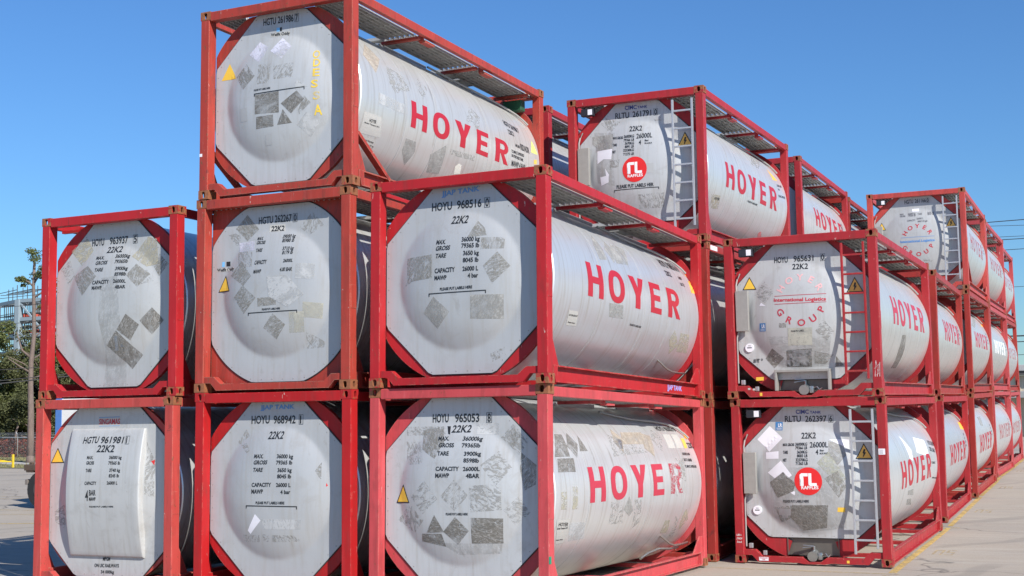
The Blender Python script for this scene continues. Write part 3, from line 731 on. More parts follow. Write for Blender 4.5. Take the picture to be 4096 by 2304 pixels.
   ('white', [(0.659, 1.355), (0.739, 1.231), (0.679, 1.197)]),
   ('light', [(0.755, 1.479), (0.938, 1.48), (0.914, 1.358), (0.753, 1.313)]),
   ('light', [(1.252, 0.859), (1.694, 0.872), (1.667, 0.617), (1.249, 0.621)]),
   ('light', [(1.509, 2.13), (1.681, 2.174), (1.615, 2.036)]),
   ('metal', [(1.38, 1.367), (1.536, 1.37), (1.536, 1.198), (1.387, 1.203)]),
  ],
  'b':[
   (0.818, 0.967, 1.615, 0.966, 0.04),
  ],
  'st':[
   ('NL4074 LABN', 5.271, 0.335, 5.7, 0.371, 0.046, 'k'),
   ('UN T11', 5.262, 0.257, 5.426, 0.267, 0.036, 'k'),
   ('TC IMPACT APPROVED', 5.169, 0.106, 5.755, 0.138, 0.043, 'k'),
   ('HOYER', 0.892, -0.494, 1.173, -0.479, 0.041, 'k'),
   ('PLEASE PUT LABELS HERE', 2.848, -0.288, 3.541, -0.277, 0.033, 'k'),
  ],
  'sp':[
   ('orange', [(5.06, 0.71), (5.513, 0.494), (5.093, 0.455)]),
   ('light', [(4.196, 0.892), (5.032, 0.907), (4.073, 0.532), (3.564, 0.551)]),
   ('beige', [(0.655, -0.429), (1.164, -0.393), (1.285, -0.622), (0.91, -0.661)]),
   ('redline', [(4.308, -0.746), (4.424, -0.691), (4.657, -0.788), (4.423, -0.817)]),
  ],
 },
 'd2':{
  't':[
   ('HOYU', 0.797, 2.166, 1.016, 2.163, 0.089, 'k'),
   ('965631', 1.109, 2.168, 1.428, 2.165, 0.089, 'k'),
   ('0', 1.548, 2.166, 1.595, 2.165, 0.088, 'ko'),
   ('22K2', 1.088, 2.042, 1.341, 2.037, 0.087, 'k'),
   ('International Logistics', 0.794, 1.533, 1.621, 1.512, 0.053, 'r'),
   ('SUPER', 0.337, 1.833, 0.419, 1.833, 0.02, 'k'),
   ('HEAVY', 0.336, 1.802, 0.422, 1.801, 0.02, 'k'),
   ('PLEASE PUT LABELS', 1.057, 1.036, 1.259, 1.04, 0.026, 'k'),
   ('ACEP  D', 0.397, 0.602, 0.555, 0.605, 0.031, 'k'),
   ('HH 15', 0.396, 0.573, 0.49, 0.574, 0.029, 'k'),
  ],
  'p':[
   ('stain', [(0.666, 0.984), (1.672, 0.943), (1.592, 0.473), (0.805, 0.496)]),
   ('light', [(0.625, 1.878), (0.795, 1.685), (0.642, 1.516), (0.458, 1.664)]),
   ('white', [(0.574, 1.532), (0.653, 1.475), (0.54, 1.482)]),
   ('beige2', [(1.006, 1.103), (1.392, 1.1), (1.38, 0.824), (0.994, 0.825)]),
   ('light', [(1.563, 1.228), (1.718, 1.028), (1.606, 0.881), (1.437, 1.038)]),
   ('dark', [(0.96, 0.752), (1.365, 0.77), (1.339, 0.48), (0.94, 0.492)]),
   ('dark', [(0.725, 0.795), (0.912, 0.634), (0.738, 0.476), (0.598, 0.635)]),
   ('res', [(1.404, 0.726), (1.69, 0.664), (1.551, 0.517), (1.384, 0.533)]),
   ('dark', [(1.718, 0.641), (1.838, 0.487), (1.699, 0.469)]),
   ('lr', [(0.54, 1.2), (0.641, 1.201), (0.638, 1.069), (0.532, 1.07)]),
   ('yellow', [(0.432, 0.339), (0.558, 0.344), (0.556, 0.287), (0.43, 0.284)]),
   ('res', [(0.868, 1.187), (0.987, 1.187), (0.979, 1.111), (0.864, 1.11)]),
  ],
  'st':[
   ('HOYU 965631', 6.069, 0.549, 6.621, 0.526, 0.062, 'k'),
  ],
  'sp':[
   ('dark', [(2.554, -0.245), (2.93, -0.229), (3.172, -0.47), (3.411, -0.859), (2.925, -0.871), (2.582, -0.516)]),
   ('orange', [(8.542, 1.23), (7.985, 0.972), (6.286, 0.597), (6.245, 0.727)]),
  ],
 },
 'd1':{
  't':[
   ('CIMC', 1.017, 2.338, 1.223, 2.337, 0.062, 'n'),
   ('TANK', 1.24, 2.339, 1.418, 2.338, 0.039, 'n'),
   ('RLTU', 0.838, 2.213, 1.095, 2.214, 0.091, 'k'),
   ('262397', 1.163, 2.211, 1.5, 2.211, 0.09, 'k'),
   ('6', 1.54, 2.21, 1.589, 2.21, 0.089, 'ko'),
   ('22K2', 1.106, 1.949, 1.333, 1.952, 0.089, 'k'),
   ('MAX GROSS', 0.808, 1.832, 0.994, 1.835, 0.041, 'k'),
   ('36000KG', 1.012, 1.839, 1.201, 1.84, 0.045, 'k'),
   ('26000L', 1.242, 1.81, 1.521, 1.812, 0.081, 'k'),
   ('79366 LB', 1.013, 1.782, 1.201, 1.784, 0.044, 'k'),
   ('TARE', 0.812, 1.713, 0.893, 1.713, 0.045, 'k'),
   ('3630KG', 1.04, 1.717, 1.201, 1.719, 0.044, 'k'),
   ('4', 1.332, 1.701, 1.373, 1.701, 0.076, 'k'),
   ('Bar', 1.397, 1.749, 1.462, 1.75, 0.028, 'k'),
   ('M.A.W.P.', 1.396, 1.704, 1.521, 1.706, 0.026, 'k'),
   ('8003 LB', 1.04, 1.659, 1.205, 1.661, 0.044, 'k'),
   ('NET', 0.811, 1.591, 0.871, 1.591, 0.045, 'k'),
   ('32370KG', 1.019, 1.596, 1.206, 1.598, 0.044, 'k'),
   ('71363 LB', 1.017, 1.539, 1.207, 1.542, 0.044, 'k'),
   ('RAFFLES', 1.093, 1.162, 1.361, 1.168, 0.049, 'w'),
   ('PLEASE PUT LABELS HERE', 0.791, 0.951, 1.202, 0.959, 0.037, 'k'),
  ],
  'p':[
   ('stain', [(0.563, 1.486), (1.774, 1.53), (1.738, 0.564), (1.07, 0.47), (0.625, 0.705)]),
   ('white', [(0.592, 2.149), (0.795, 1.956), (0.579, 1.742), (0.384, 1.938)]),
   ('white', [(0.518, 1.731), (0.737, 1.753), (0.738, 1.635), (0.523, 1.628)]),
   ('white', [(0.775, 1.605), (0.951, 1.379), (0.886, 1.328), (0.815, 1.428), (0.671, 1.324), (0.551, 1.414)]),
   ('dark', [(0.804, 1.428), (1.008, 1.248), (0.961, 1.126), (0.698, 1.018), (0.579, 1.261)]),
   ('mid', [(1.524, 1.912), (1.737, 1.849), (1.795, 1.689), (1.659, 1.531), (1.525, 1.692)]),
   ('olive', [(1.345, 1.572), (1.525, 1.752), (1.787, 1.33), (1.667, 1.211)]),
   ('res', [(1.457, 1.331), (1.657, 1.451), (1.782, 1.211), (1.658, 1.031)]),
   ('white', [(1.533, 1.932), (1.835, 1.928), (1.823, 1.788)]),
   ('dark', [(0.927, 0.911), (1.495, 0.919), (1.444, 0.561), (1.075, 0.512), (0.888, 0.714)]),
   ('res', [(0.642, 0.872), (0.948, 0.911), (0.931, 0.716), (0.727, 0.625)]),
   ('white', [(0.867, 1.134), (0.992, 1.126), (0.983, 1.065)]),
   ('yellow', [(1.633, 0.885), (1.747, 0.881), (1.734, 0.808), (1.623, 0.814)]),
   ('lr', [(0.687, 2.212), (0.804, 2.211), (0.795, 2.079), (0.682, 2.08)]),
  ],
  'st':[
   ('RLTU 262397', 5.246, 0.398, 5.924, 0.34, 0.076, 'k'),
   ('22K2 LABN', 5.145, 0.28, 5.773, 0.214, 0.074, 'k'),
   ('TC IMPACT', 5.062, 0.035, 5.586, 0.01, 0.04, 'k'),
   ('APPROVED', 5.192, -0.245, 5.976, -0.3, 0.028, 'k'),
  ],
  'sp':[
   ('white', [(2.428, 0.677), (2.976, 0.38), (2.845, 0.189), (2.541, 0.251)]),  # sun glare on torn foil, painted as a flat white patch
   ('white', [(3.782, 0.589), (4.88, 0.495), (4.857, 0.174), (3.478, 0.309)]),  # second, longer streak of glare painted white
   ('mid', [(2.236, -0.283), (2.839, -0.292), (3.053, -0.415), (2.308, -0.36)]),
   ('mid', [(2.387, -0.44), (2.931, -0.469), (3.33, -0.623), (2.611, -0.561)]),
  ],
 },
 'f3':{
  't':[
   ('HGTU', 0.936, 2.288, 1.153, 2.296, 0.1, 'k'),
   ('261166', 1.194, 2.3, 1.467, 2.296, 0.1, 'k'),
   ('0', 1.49, 2.294, 1.534, 2.294, 0.1, 'ko'),
   ('MAX.', 0.812, 2.005, 0.911, 2.003, 0.041, 'g'),
   ('GROSS', 0.812, 1.953, 0.946, 1.948, 0.041, 'g'),
   ('36000 kg', 1.015, 1.997, 1.204, 1.996, 0.045, 'g'),
   ('79366 lb', 1.022, 1.948, 1.204, 1.948, 0.045, 'g'),
   ('TARE', 1.255, 1.977, 1.364, 1.98, 0.044, 'g'),
   ('3650 kg', 1.491, 1.998, 1.651, 2.0, 0.045, 'g'),
   ('8047 lb', 1.498, 1.953, 1.65, 1.955, 0.044, 'g'),
   ('CAPACITY', 0.993, 1.818, 1.199, 1.82, 0.044, 'g'),
   ('26000 L', 1.227, 1.854, 1.396, 1.857, 0.044, 'g'),
   ('6869 US gal', 1.253, 1.783, 1.489, 1.785, 0.044, 'g'),
   ('International Logistics', 0.806, 1.274, 1.651, 1.275, 0.057, 'b'),
  ],
  'p':[
   ('white', [(1.119, 2.145), (1.29, 2.146), (1.29, 2.071), (1.119, 2.078)]),
   ('light', [(1.316, 0.865), (1.578, 0.782), (1.435, 0.65)]),
  ],
 },
 'e2':{
  'sp':[
   ('orange', [(8.301, 1.124), (9.804, 1.134), (7.254, 0.73), (6.976, 0.849)]),
  ],
 },
 'e1':{
  'sp':[
   ('orange', [(5.464, 0.687), (6.684, 0.639), (6.232, 0.457), (5.124, 0.505)]),
  ],
 },
 'f2':{
  'sp':[
   ('mid', [(6.702, 1.228), (4.663, 0.822), (2.236, 0.429), (1.474, 0.474)]),
   ('orange', [(6.418, 0.819), (7.436, 0.767), (6.756, 0.607), (5.279, 0.632)]),
  ],
 },
 'f1':{
  'sp':[
   ('mid', [(2.986, 0.668), (3.833, 0.668), (3.328, 0.387), (2.654, 0.427)]),
  ],
 },
}
# ------------------------------------------------------------ tank container geometry
def oblong(n, hw, hh):                # n points of an oblong hole, starting at angle 0
    out = []
    for k in range(n):
        a = 2 * PI * k / n; c, s = math.cos(a), math.sin(a)
        out.append((hw * c, (hh - hw) * (1 if s > 0 else -1 if s < 0 else 0) + hw * s))
    return out
def rect_pts(n, hw, hh):
    out = []
    for k in range(n):
        a = 2 * PI * k / n; c, s = math.cos(a), math.sin(a)
        t = min(hw / abs(c) if abs(c) > 1e-6 else 9e9, hh / abs(s) if abs(s) > 1e-6 else 9e9)
        out.append((t * c, t * s))
    # snap corners
    for cx in (-hw, hw):
        for cz in (-hh, hh):
            k = min(range(n), key=lambda i: (out[i][0] - cx) ** 2 + (out[i][1] - cz) ** 2); out[k] = (cx, cz)
    return out
CX, CY, CZ = .162, .178, .118
def casting(ix, iy, iz):
    """ISO corner casting: hollow block with oblong holes in its outer faces"""
    def f():
        bm = bmesh.new()
        x0 = 0 if ix == 0 else W - CX; y0 = 0 if iy == 0 else L - CY; z0 = .002 if iz == 0 else H - .003 - CZ
        cx, cy, cz = x0 + CX/2, y0 + CY/2, z0 + CZ/2; n = 24
        oy = y0 if iy == 0 else y0 + CY; sy = 1 if iy == 0 else -1
        ox = x0 if ix == 0 else x0 + CX; sx = 1 if ix == 0 else -1
        hole = oblong(n, .029, .043); rc = rect_pts(n, CX/2, CZ/2)
        A = [bm.verts.new((cx + a, oy, cz + b)) for a, b in rc]; Bv = [bm.verts.new((cx + a, oy, cz + b)) for a, b in hole]
        D = [bm.verts.new((cx + a, oy + sy*.03, cz + b)) for a, b in hole]
        for k in range(n):
            j = (k + 1) % n
            bm.faces.new((A[k], A[j], Bv[j], Bv[k])); bm.faces.new((Bv[k], Bv[j], D[j], D[k]))
        hole = oblong(n, .027, .042); rc = rect_pts(n, CY/2, CZ/2)
        A = [bm.verts.new((ox, cy + a, cz + b)) for a, b in rc]; Bv = [bm.verts.new((ox, cy + a, cz + b)) for a, b in hole]
        D = [bm.verts.new((ox + sx*.03, cy + a, cz + b)) for a, b in hole]
        for k in range(n):
            j = (k + 1) % n
            bm.faces.new((A[k], A[j], Bv[j], Bv[k])); bm.faces.new((Bv[k], Bv[j], D[j], D[k]))
        def quad(*p): bm.faces.new([bm.verts.new(q) for q in p])
        X0, X1, Y0, Y1, Z0, Z1 = x0, x0 + CX, y0, y0 + CY, z0, z0 + CZ
        quad((X0, Y0, Z0), (X1, Y0, Z0), (X1, Y1, Z0), (X0, Y1, Z0)); quad((X0, Y0, Z1), (X1, Y0, Z1), (X1, Y1, Z1), (X0, Y1, Z1))
        yb = Y1 if iy == 0 else Y0; quad((X0, yb, Z0), (X1, yb, Z0), (X1, yb, Z1), (X0, yb, Z1))
        xb = X1 if ix == 0 else X0; quad((xb, Y0, Z0), (xb, Y1, Z0), (xb, Y1, Z1), (xb, Y0, Z1))
        bmesh.ops.remove_doubles(bm, verts=bm.verts, dist=.0005)
        return mesh(bm)
    return cached(('cast', ix, iy, iz), f)
def oct_outline(kind):
    """outline of the end panel in x,z, sampled by angle about the tank axis"""
    if kind == 'round':
        def r(a):
            c, s = math.cos(a), math.sin(a); t = 1.245
            if abs(c) > 1e-6: t = min(t, 1.07 / abs(c))
            if s > 1e-6: t = min(t, (2.45 - ZC) / s)
            if s < -1e-6: t = min(t, (ZC - .125) / -s)
            return t
    else:
        poly = {'oct': [(.15, .76), (.15, 1.80), (.82, 2.468), (1.60, 2.468), (2.288, 1.80), (2.288, .76), (1.66, .15), (.778, .15)],
                'box': [(.14, .615), (.14, 1.95), (.67, 2.47), (1.72, 2.47), (2.298, 1.92), (2.298, .65), (1.78, .14), (.625, .14)],
                'cut': [(.165, .74), (.165, 1.80), (.845, 2.47), (1.585, 2.47), (2.28, 1.80), (2.28, .74), (1.89, .40), (.527, .40)],
                'mid': [(.165, .76), (.165, 1.83), (.80, 2.468), (1.63, 2.468), (2.28, 1.83), (2.28, .76), (1.76, .29), (.70, .29)]}[kind]
        def r(a):
            d = (math.cos(a), math.sin(a)); best = 9
            for (ax, az), (bx, bz) in zip(poly, poly[1:] + poly[:1]):
                ax -= XC; bx -= XC; az -= ZC; bz -= ZC
                ex, ez = bx - ax, bz - az; den = d[0] * ez - d[1] * ex
                if abs(den) < 1e-9: continue
                t = (ax * ez - az * ex) / den; u = (ax * d[1] - az * d[0]) / den
                if t > 0 and -1e-6 <= u <= 1 + 1e-6: best = min(best, t)
            return best
    return r
def angles(kind):
    base = [2 * PI * k / 112 for k in range(112)]
    return base
def panel_mesh(kind, h, cover, back=False):
    def f():
        bm = bmesh.new(); rf = oct_outline(kind); A = angles(kind); NR = 64
        sgn = -1 if back else 1
        def P(x, z, y): return (x, (L - y + .092) if back else y, z)
        cen = bm.verts.new(P(XC, ZC, YP - dome(XC, ZC, h, cover))); prev = None
        for i in range(1, NR + 1):
            row = []
            for a in A:
                t = rf(a) * i / NR; x = XC + t * math.cos(a); z = ZC + t * math.sin(a)
                row.append(bm.verts.new(P(x, z, YP - dome(x, z, h, cover))))
            n = len(A)
            for k in range(n):
                if prev: bm.faces.new((prev[k], prev[(k+1) % n], row[(k+1) % n], row[k]))
                else: bm.faces.new((cen, row[(k+1) % n], row[k]))
            prev = row
        edge = [bm.verts.new((v.co.x, v.co.y + sgn * .016, v.co.z)) for v in prev]
        for k in range(n): bm.faces.new((prev[k], prev[(k+1) % n], edge[(k+1) % n], edge[k]))
        bmesh.ops.recalc_face_normals(bm, faces=bm.faces)
        return mesh(bm, True, math.radians(50))
    return cached(('panel', kind, h, cover, back), f)
def ring_mesh(outer, inner, y0, y1, n=112):
    bm = bmesh.new(); V = {}
    for y in (y0, y1):
        for nm, fn in (('o', outer), ('i', inner)):
            V[nm, y] = [bm.verts.new((XC + fn(2*PI*k/n) * math.cos(2*PI*k/n), y, ZC + fn(2*PI*k/n) * math.sin(2*PI*k/n))) for k in range(n)]
    for k in range(n):
        j = (k + 1) % n
        bm.faces.new((V['o', y0][k], V['o', y0][j], V['i', y0][j], V['i', y0][k]))
        bm.faces.new((V['o', y1][j], V['o', y1][k], V['i', y1][k], V['i', y1][j]))
        bm.faces.new((V['o', y0][j], V['o', y0][k], V['o', y1][k], V['o', y1][j]))
        bm.faces.new((V['i', y0][k], V['i', y0][j], V['i', y1][j], V['i', y1][k]))
    return bm
def ring_outer(a, R=1.285):
    c, s = math.cos(a), math.sin(a); t = R
    if abs(c) > 1e-6: t = min(t, 1.085 / abs(c))
    if s > 1e-6: t = min(t, (2.475 - ZC) / s)
    if s < -1e-6: t = min(t, (ZC - .095) / -s)
    return t
def end_ring(back, notch=False, R=1.285):
    def f():
        y0, y1 = (L - .155, L - .090) if back else (.183, .245)
        inner = (lambda a: 1.02)
        bm = ring_mesh(lambda a: ring_outer(a, R), inner, y0, y1)
        if notch:                                   # opening for the discharge valve
            for v in list(bm.verts): pass
            dead = [fa for fa in bm.faces if abs(fa.calc_center_median().x - 1.21) < .395 and fa.calc_center_median().z < .75]
            bmesh.ops.delete(bm, geom=dead, context='FACES')
        return mesh(bm)
    return cached(('ring', back, notch, R), f)
def shell():
    def f():
        bm = bmesh.new(); n = 128; prof = [(.246, RT - .05), (.249, RT - .015), (.262, RT)]
        prof += [(.262 + (L - .43) * k / 8, RT) for k in range(1, 9)] + [(L - .16, RT - .015), (L - .157, RT - .05)]
        rows = [[bm.verts.new((XC + r * math.cos(2*PI*k/n), y, ZT + r * math.sin(2*PI*k/n))) for k in range(n)] for y, r in prof]
        for a, b in zip(rows, rows[1:]):
            for k in range(n): bm.faces.new((a[k], a[(k+1) % n], b[(k+1) % n], b[k]))
        bm.faces.new(rows[0][::-1]); bm.faces.new(rows[-1])
        return mesh(bm, True, math.radians(35))
    return cached('shell', f)
def seams(ys):
    def f():
        bm = bmesh.new(); n = 128
        for y in ys:
            pr = [(y - .011, RT + .0005), (y - .011, RT + .0018), (y + .011, RT + .0018), (y + .011, RT + .0005)]
            rows = [[bm.verts.new((XC + r * math.cos(2*PI*k/n), yy, ZT + r * math.sin(2*PI*k/n))) for k in range(n)] for yy, r in pr]
            for a, b in zip(rows, rows[1:]):
                for k in range(n): bm.faces.new((a[k], a[(k+1) % n], b[(k+1) % n], b[k]))
        return mesh(bm, True, math.radians(35))
    return cached(('seam', ys), f)
def rail_bottom(side):
    def f():
        s = 1 if side else -1; c = W if side else 0
        def X(d): return c - s * d
        bm = bmesh.new()
        for a in ((.075, .178, .034, .085, L - .178, .222), (.012, .30, .207, .084, L - .30, .222), (.012, .30, .022, .084, L - .30, .036)):
            x0, x1 = sorted((X(a[0]), X(a[3]))); box(bm, x0, a[1], a[2], x1, a[4], a[5])
        for y0, y1, yr in ((.178, .30, .22), (L - .30, L - .178, L - .22)):   # stepped ends over the castings
            x0, x1 = sorted((X(.012), X(.082)))
            ya, yb = (y0, y1)
            poly = [(ya, .12), (ya, .222), (yb, .222), (yb, .022), (yr + .02, .022), (yr - .01, .12)] if ya < 3 else [(yb, .12), (yr + .01, .12), (yr - .02, .022), (ya, .022), (ya, .222), (yb, .222)]
            prism_x(bm, poly, x0, x1)
        return mesh(bm)
    return cached(('rb', side), f)
def end_sill(rear, back):
    def f():
        bm = bmesh.new(); y0, y1 = (L - .125, L - .022) if back else (.022, .125)
        if rear and not back:
            top = [(.142, .207), (.324, .207), (.43, .108), (1.06, .108), (1.16, .036), (1.34, .036), (1.446, .112), (2.0, .112), (2.112, .21), (2.296, .21)]
            bot = [(2.296, .122), (2.17, .122), (2.08, .022), (1.5, .022), (1.42, .006), (1.1, .006), (1.0, .022), (.36, .022), (.27, .122), (.142, .122)]
        else:
            top = [(.142, .205), (.30, .205), (.41, .112), (2.03, .112), (2.14, .205), (2.296, .205)]
            bot = [(2.296, .122), (2.19, .122), (2.10, .024), (.34, .024), (.25, .122), (.142, .122)]
        prism(bm, top + bot, y0, y1)
        return mesh(bm)
    return cached(('sill', rear, back), f)
def plank(w, l, d=.045):
    def f():
        bm = bmesh.new()
        box(bm, 0, 0, d - .006, w, l, d)
        n = max(3, int(w / .075))
        for k in range(n + 1):
            x = (w - .012) * k / n; box(bm, x, 0, 0, x + .012, l, d - .006)
        for k in range(int(l / .30) + 1):
            y = min(l - .01, k * .30); box(bm, .013, y, .01, w - .013, y + .01, d - .007)
        return mesh(bm)
    return cached(('plank', round(w, 3), round(l, 3), d), f)
def xplank(w, l, d=.045):             # boards running across the container
    def f():
        bm = bmesh.new(); box(bm, 0, 0, d - .006, w, l, d)
        n = max(2, int(l / .075))
        for k in range(n + 1):
            y = (l - .012) * k / n; box(bm, 0, y, 0, w, y + .012, d - .006)
        return mesh(bm)
    return cached(('xplank', round(w, 3), round(l, 3)), f)
BIG = {  # block letters in a unit cap-height box: list of convex polygons
 'H': [[(0,0),(.30,0),(.30,1),(0,1)], [(.70,0),(1,0),(1,1),(.70,1)], [(.30,.40),(.70,.40),(.70,.60),(.30,.60)]],
 'Y': [[(0,1),(.36,1),(.66,.40),(.34,.40)], [(.64,1),(1,1),(.66,.40),(.52,.62)], [(.34,.40),(.66,.40),(.66,0),(.34,0)]],
 'E': [[(0,0),(.34,0),(.34,1),(0,1)], [(.34,0),(1,0),(1,.19),(.34,.19)], [(.34,.41),(.90,.41),(.90,.60),(.34,.60)], [(.34,.81),(1,.81),(1,1),(.34,1)]],
}
def big_O(x0, x1):
    out = []; n = 28
    for k in range(n):
        q = []
        for kk, (a, b) in ((k, (.5, .5)), (k + 1, (.5, .5)), (k + 1, (.23, .31)), (k, (.23, .31))):
            t = 2 * PI * kk / n; c, s = math.cos(t), math.sin(t)
            q.append((.5 + a * math.copysign(abs(c) ** .85, c), .5 + b * math.copysign(abs(s) ** .85, s)))
        out.append(q)
    return out
def big_R():
    out = [[(0,0),(.33,0),(.33,1),(0,1)], [(.36,.42),(.62,.42),(1,0),(.66,0)]]
    n = 10; o = lambda t, a, b: (.56 + a * math.cos(t), .70 + b * math.sin(t))
    for k in range(n):
        t0 = -PI/2 + PI * k / n; t1 = -PI/2 + PI * (k + 1) / n
        out.append([o(t0, .40, .30), o(t1, .40, .30), o(t1, .12, .12), o(t0, .12, .12)])
    out += [[(.33,.40),(.56,.40),(.56,.58),(.33,.58)], [(.33,.82),(.56,.82),(.56,1),(.33,1)]]
    return out
LET = [('H', 1.37, 1.90), ('O', 2.09, 2.68), ('Y', 2.89, 3.49), ('E', 3.72, 4.18), ('R', 4.48, 5.04)]
def hoyer(s0, s1, dy=0.0, only=None, sx=1.0):
    bm = bmesh.new()
    for ch, a, b in LET:
        if only and ch not in only: continue
        polys = big_O(a, b) if ch == 'O' else big_R() if ch == 'R' else BIG[ch]
        for p in polys: add_poly(bm, [(1.37 + (a - 1.37 + (b - a) * u) * sx + dy, s0 + (s1 - s0) * v) for u, v in p])
    return conform(bm, side_fn(.0026), .06)
def arc_text(bm, s, cx, cz, R, a0, a1, h, inward=False):
    for i, ch in enumerate(s):
        a = math.radians(a0 + (a1 - a0) * i / (len(s) - 1)); x = cx + R * math.cos(a); z = cz + R * math.sin(a)
        rot = a - PI/2 if not inward else a + PI/2
        vs, fs = text2d(ch, True); mx = (min(v[0] for v in vs) + max(v[0] for v in vs)) / 2; k = h / CAP; out = []
        for vx, vy in vs:
            X = (vx - mx) * k * 1.1; Z = vy * k - h/2
            out.append(bm.verts.new((x + X * math.cos(rot) - Z * math.sin(rot), z + X * math.sin(rot) + Z * math.cos(rot), 0)))
        for f in fs:
            try: bm.faces.new([out[i] for i in f])
            except ValueError: pass
# ------------------------------------------------------------ colour sets
PAINT = {'salmon': ((0.48, 0.062, 0.052), 0.6, 0.3), 'scarlet': ((0.42, 0.01, 0.012), 0.25, 0.14), 'rose': ((0.52, 0.065, 0.072), 0.4, 0.3), 'crimson': ((0.41, 0.014, 0.019), 0.3, 0.14),
         'brick': ((0.38, 0.045, 0.03), 0.75, 0.3), 'carmine': ((0.37, 0.02, 0.026), 0.4, 0.16), 'oxide': ((0.34, 0.03, 0.024), 0.5, 0.2), 'pinkish': ((0.45, 0.06, 0.065), 0.4, 0.3)}
def warning_triangle(par, pts, off, bolt=True, bm_fn=None):
    (ax, az), (bx, bz), (cx, cz) = pts; gx, gz = (ax+bx+cx)/3, (az+bz+cz)/3
    bm = bmesh.new(); add_poly(bm, pts); sg = obj('warning_sign', conform(bm, bm_fn(off), .1), DM['black'], par)
    bm = bmesh.new(); add_poly(bm, [(gx + (x-gx)*.82, gz + (z-gz)*.82) for x, z in pts]); obj('sign_face', conform(bm, bm_fn(off + .002), .1), DM['yellow' if not bolt else 'amber'], sg)
    if bolt:
        s = (az - bz) / 1.0; bm = bmesh.new()
        for p in ([(-.02,.62),(.10,.62),(.02,.36),(-.10,.36)], [(-.04,.42),(.13,.42),(-.03,.14),(-.06,.18)], [(-.09,.20),(-.01,.24),(-.07,.08)]):
            add_poly(bm, [(gx + u*s*1.0, bz + v*s) for u, v in p])
        obj('lightning_bolt', conform(bm, bm_fn(off + .004)), DM['black'], sg)
    return sg
def frame_matrix(fit, tier):
    x, y, z0, sx, sy, yw = fit
    ex = Vector((math.cos(yw), math.sin(yw), sx)).normalized(); ey = Vector((-math.sin(yw), math.cos(yw), sy))
    ey = (ey - ex * ex.dot(ey)).normalized(); ez = ex.cross(ey)
    o = Vector((x, y, z0)) + ez * (tier - 1) * H
    m = Matrix((ex, ey, ez)).transposed().to_4x4(); m.translation = o
    return m
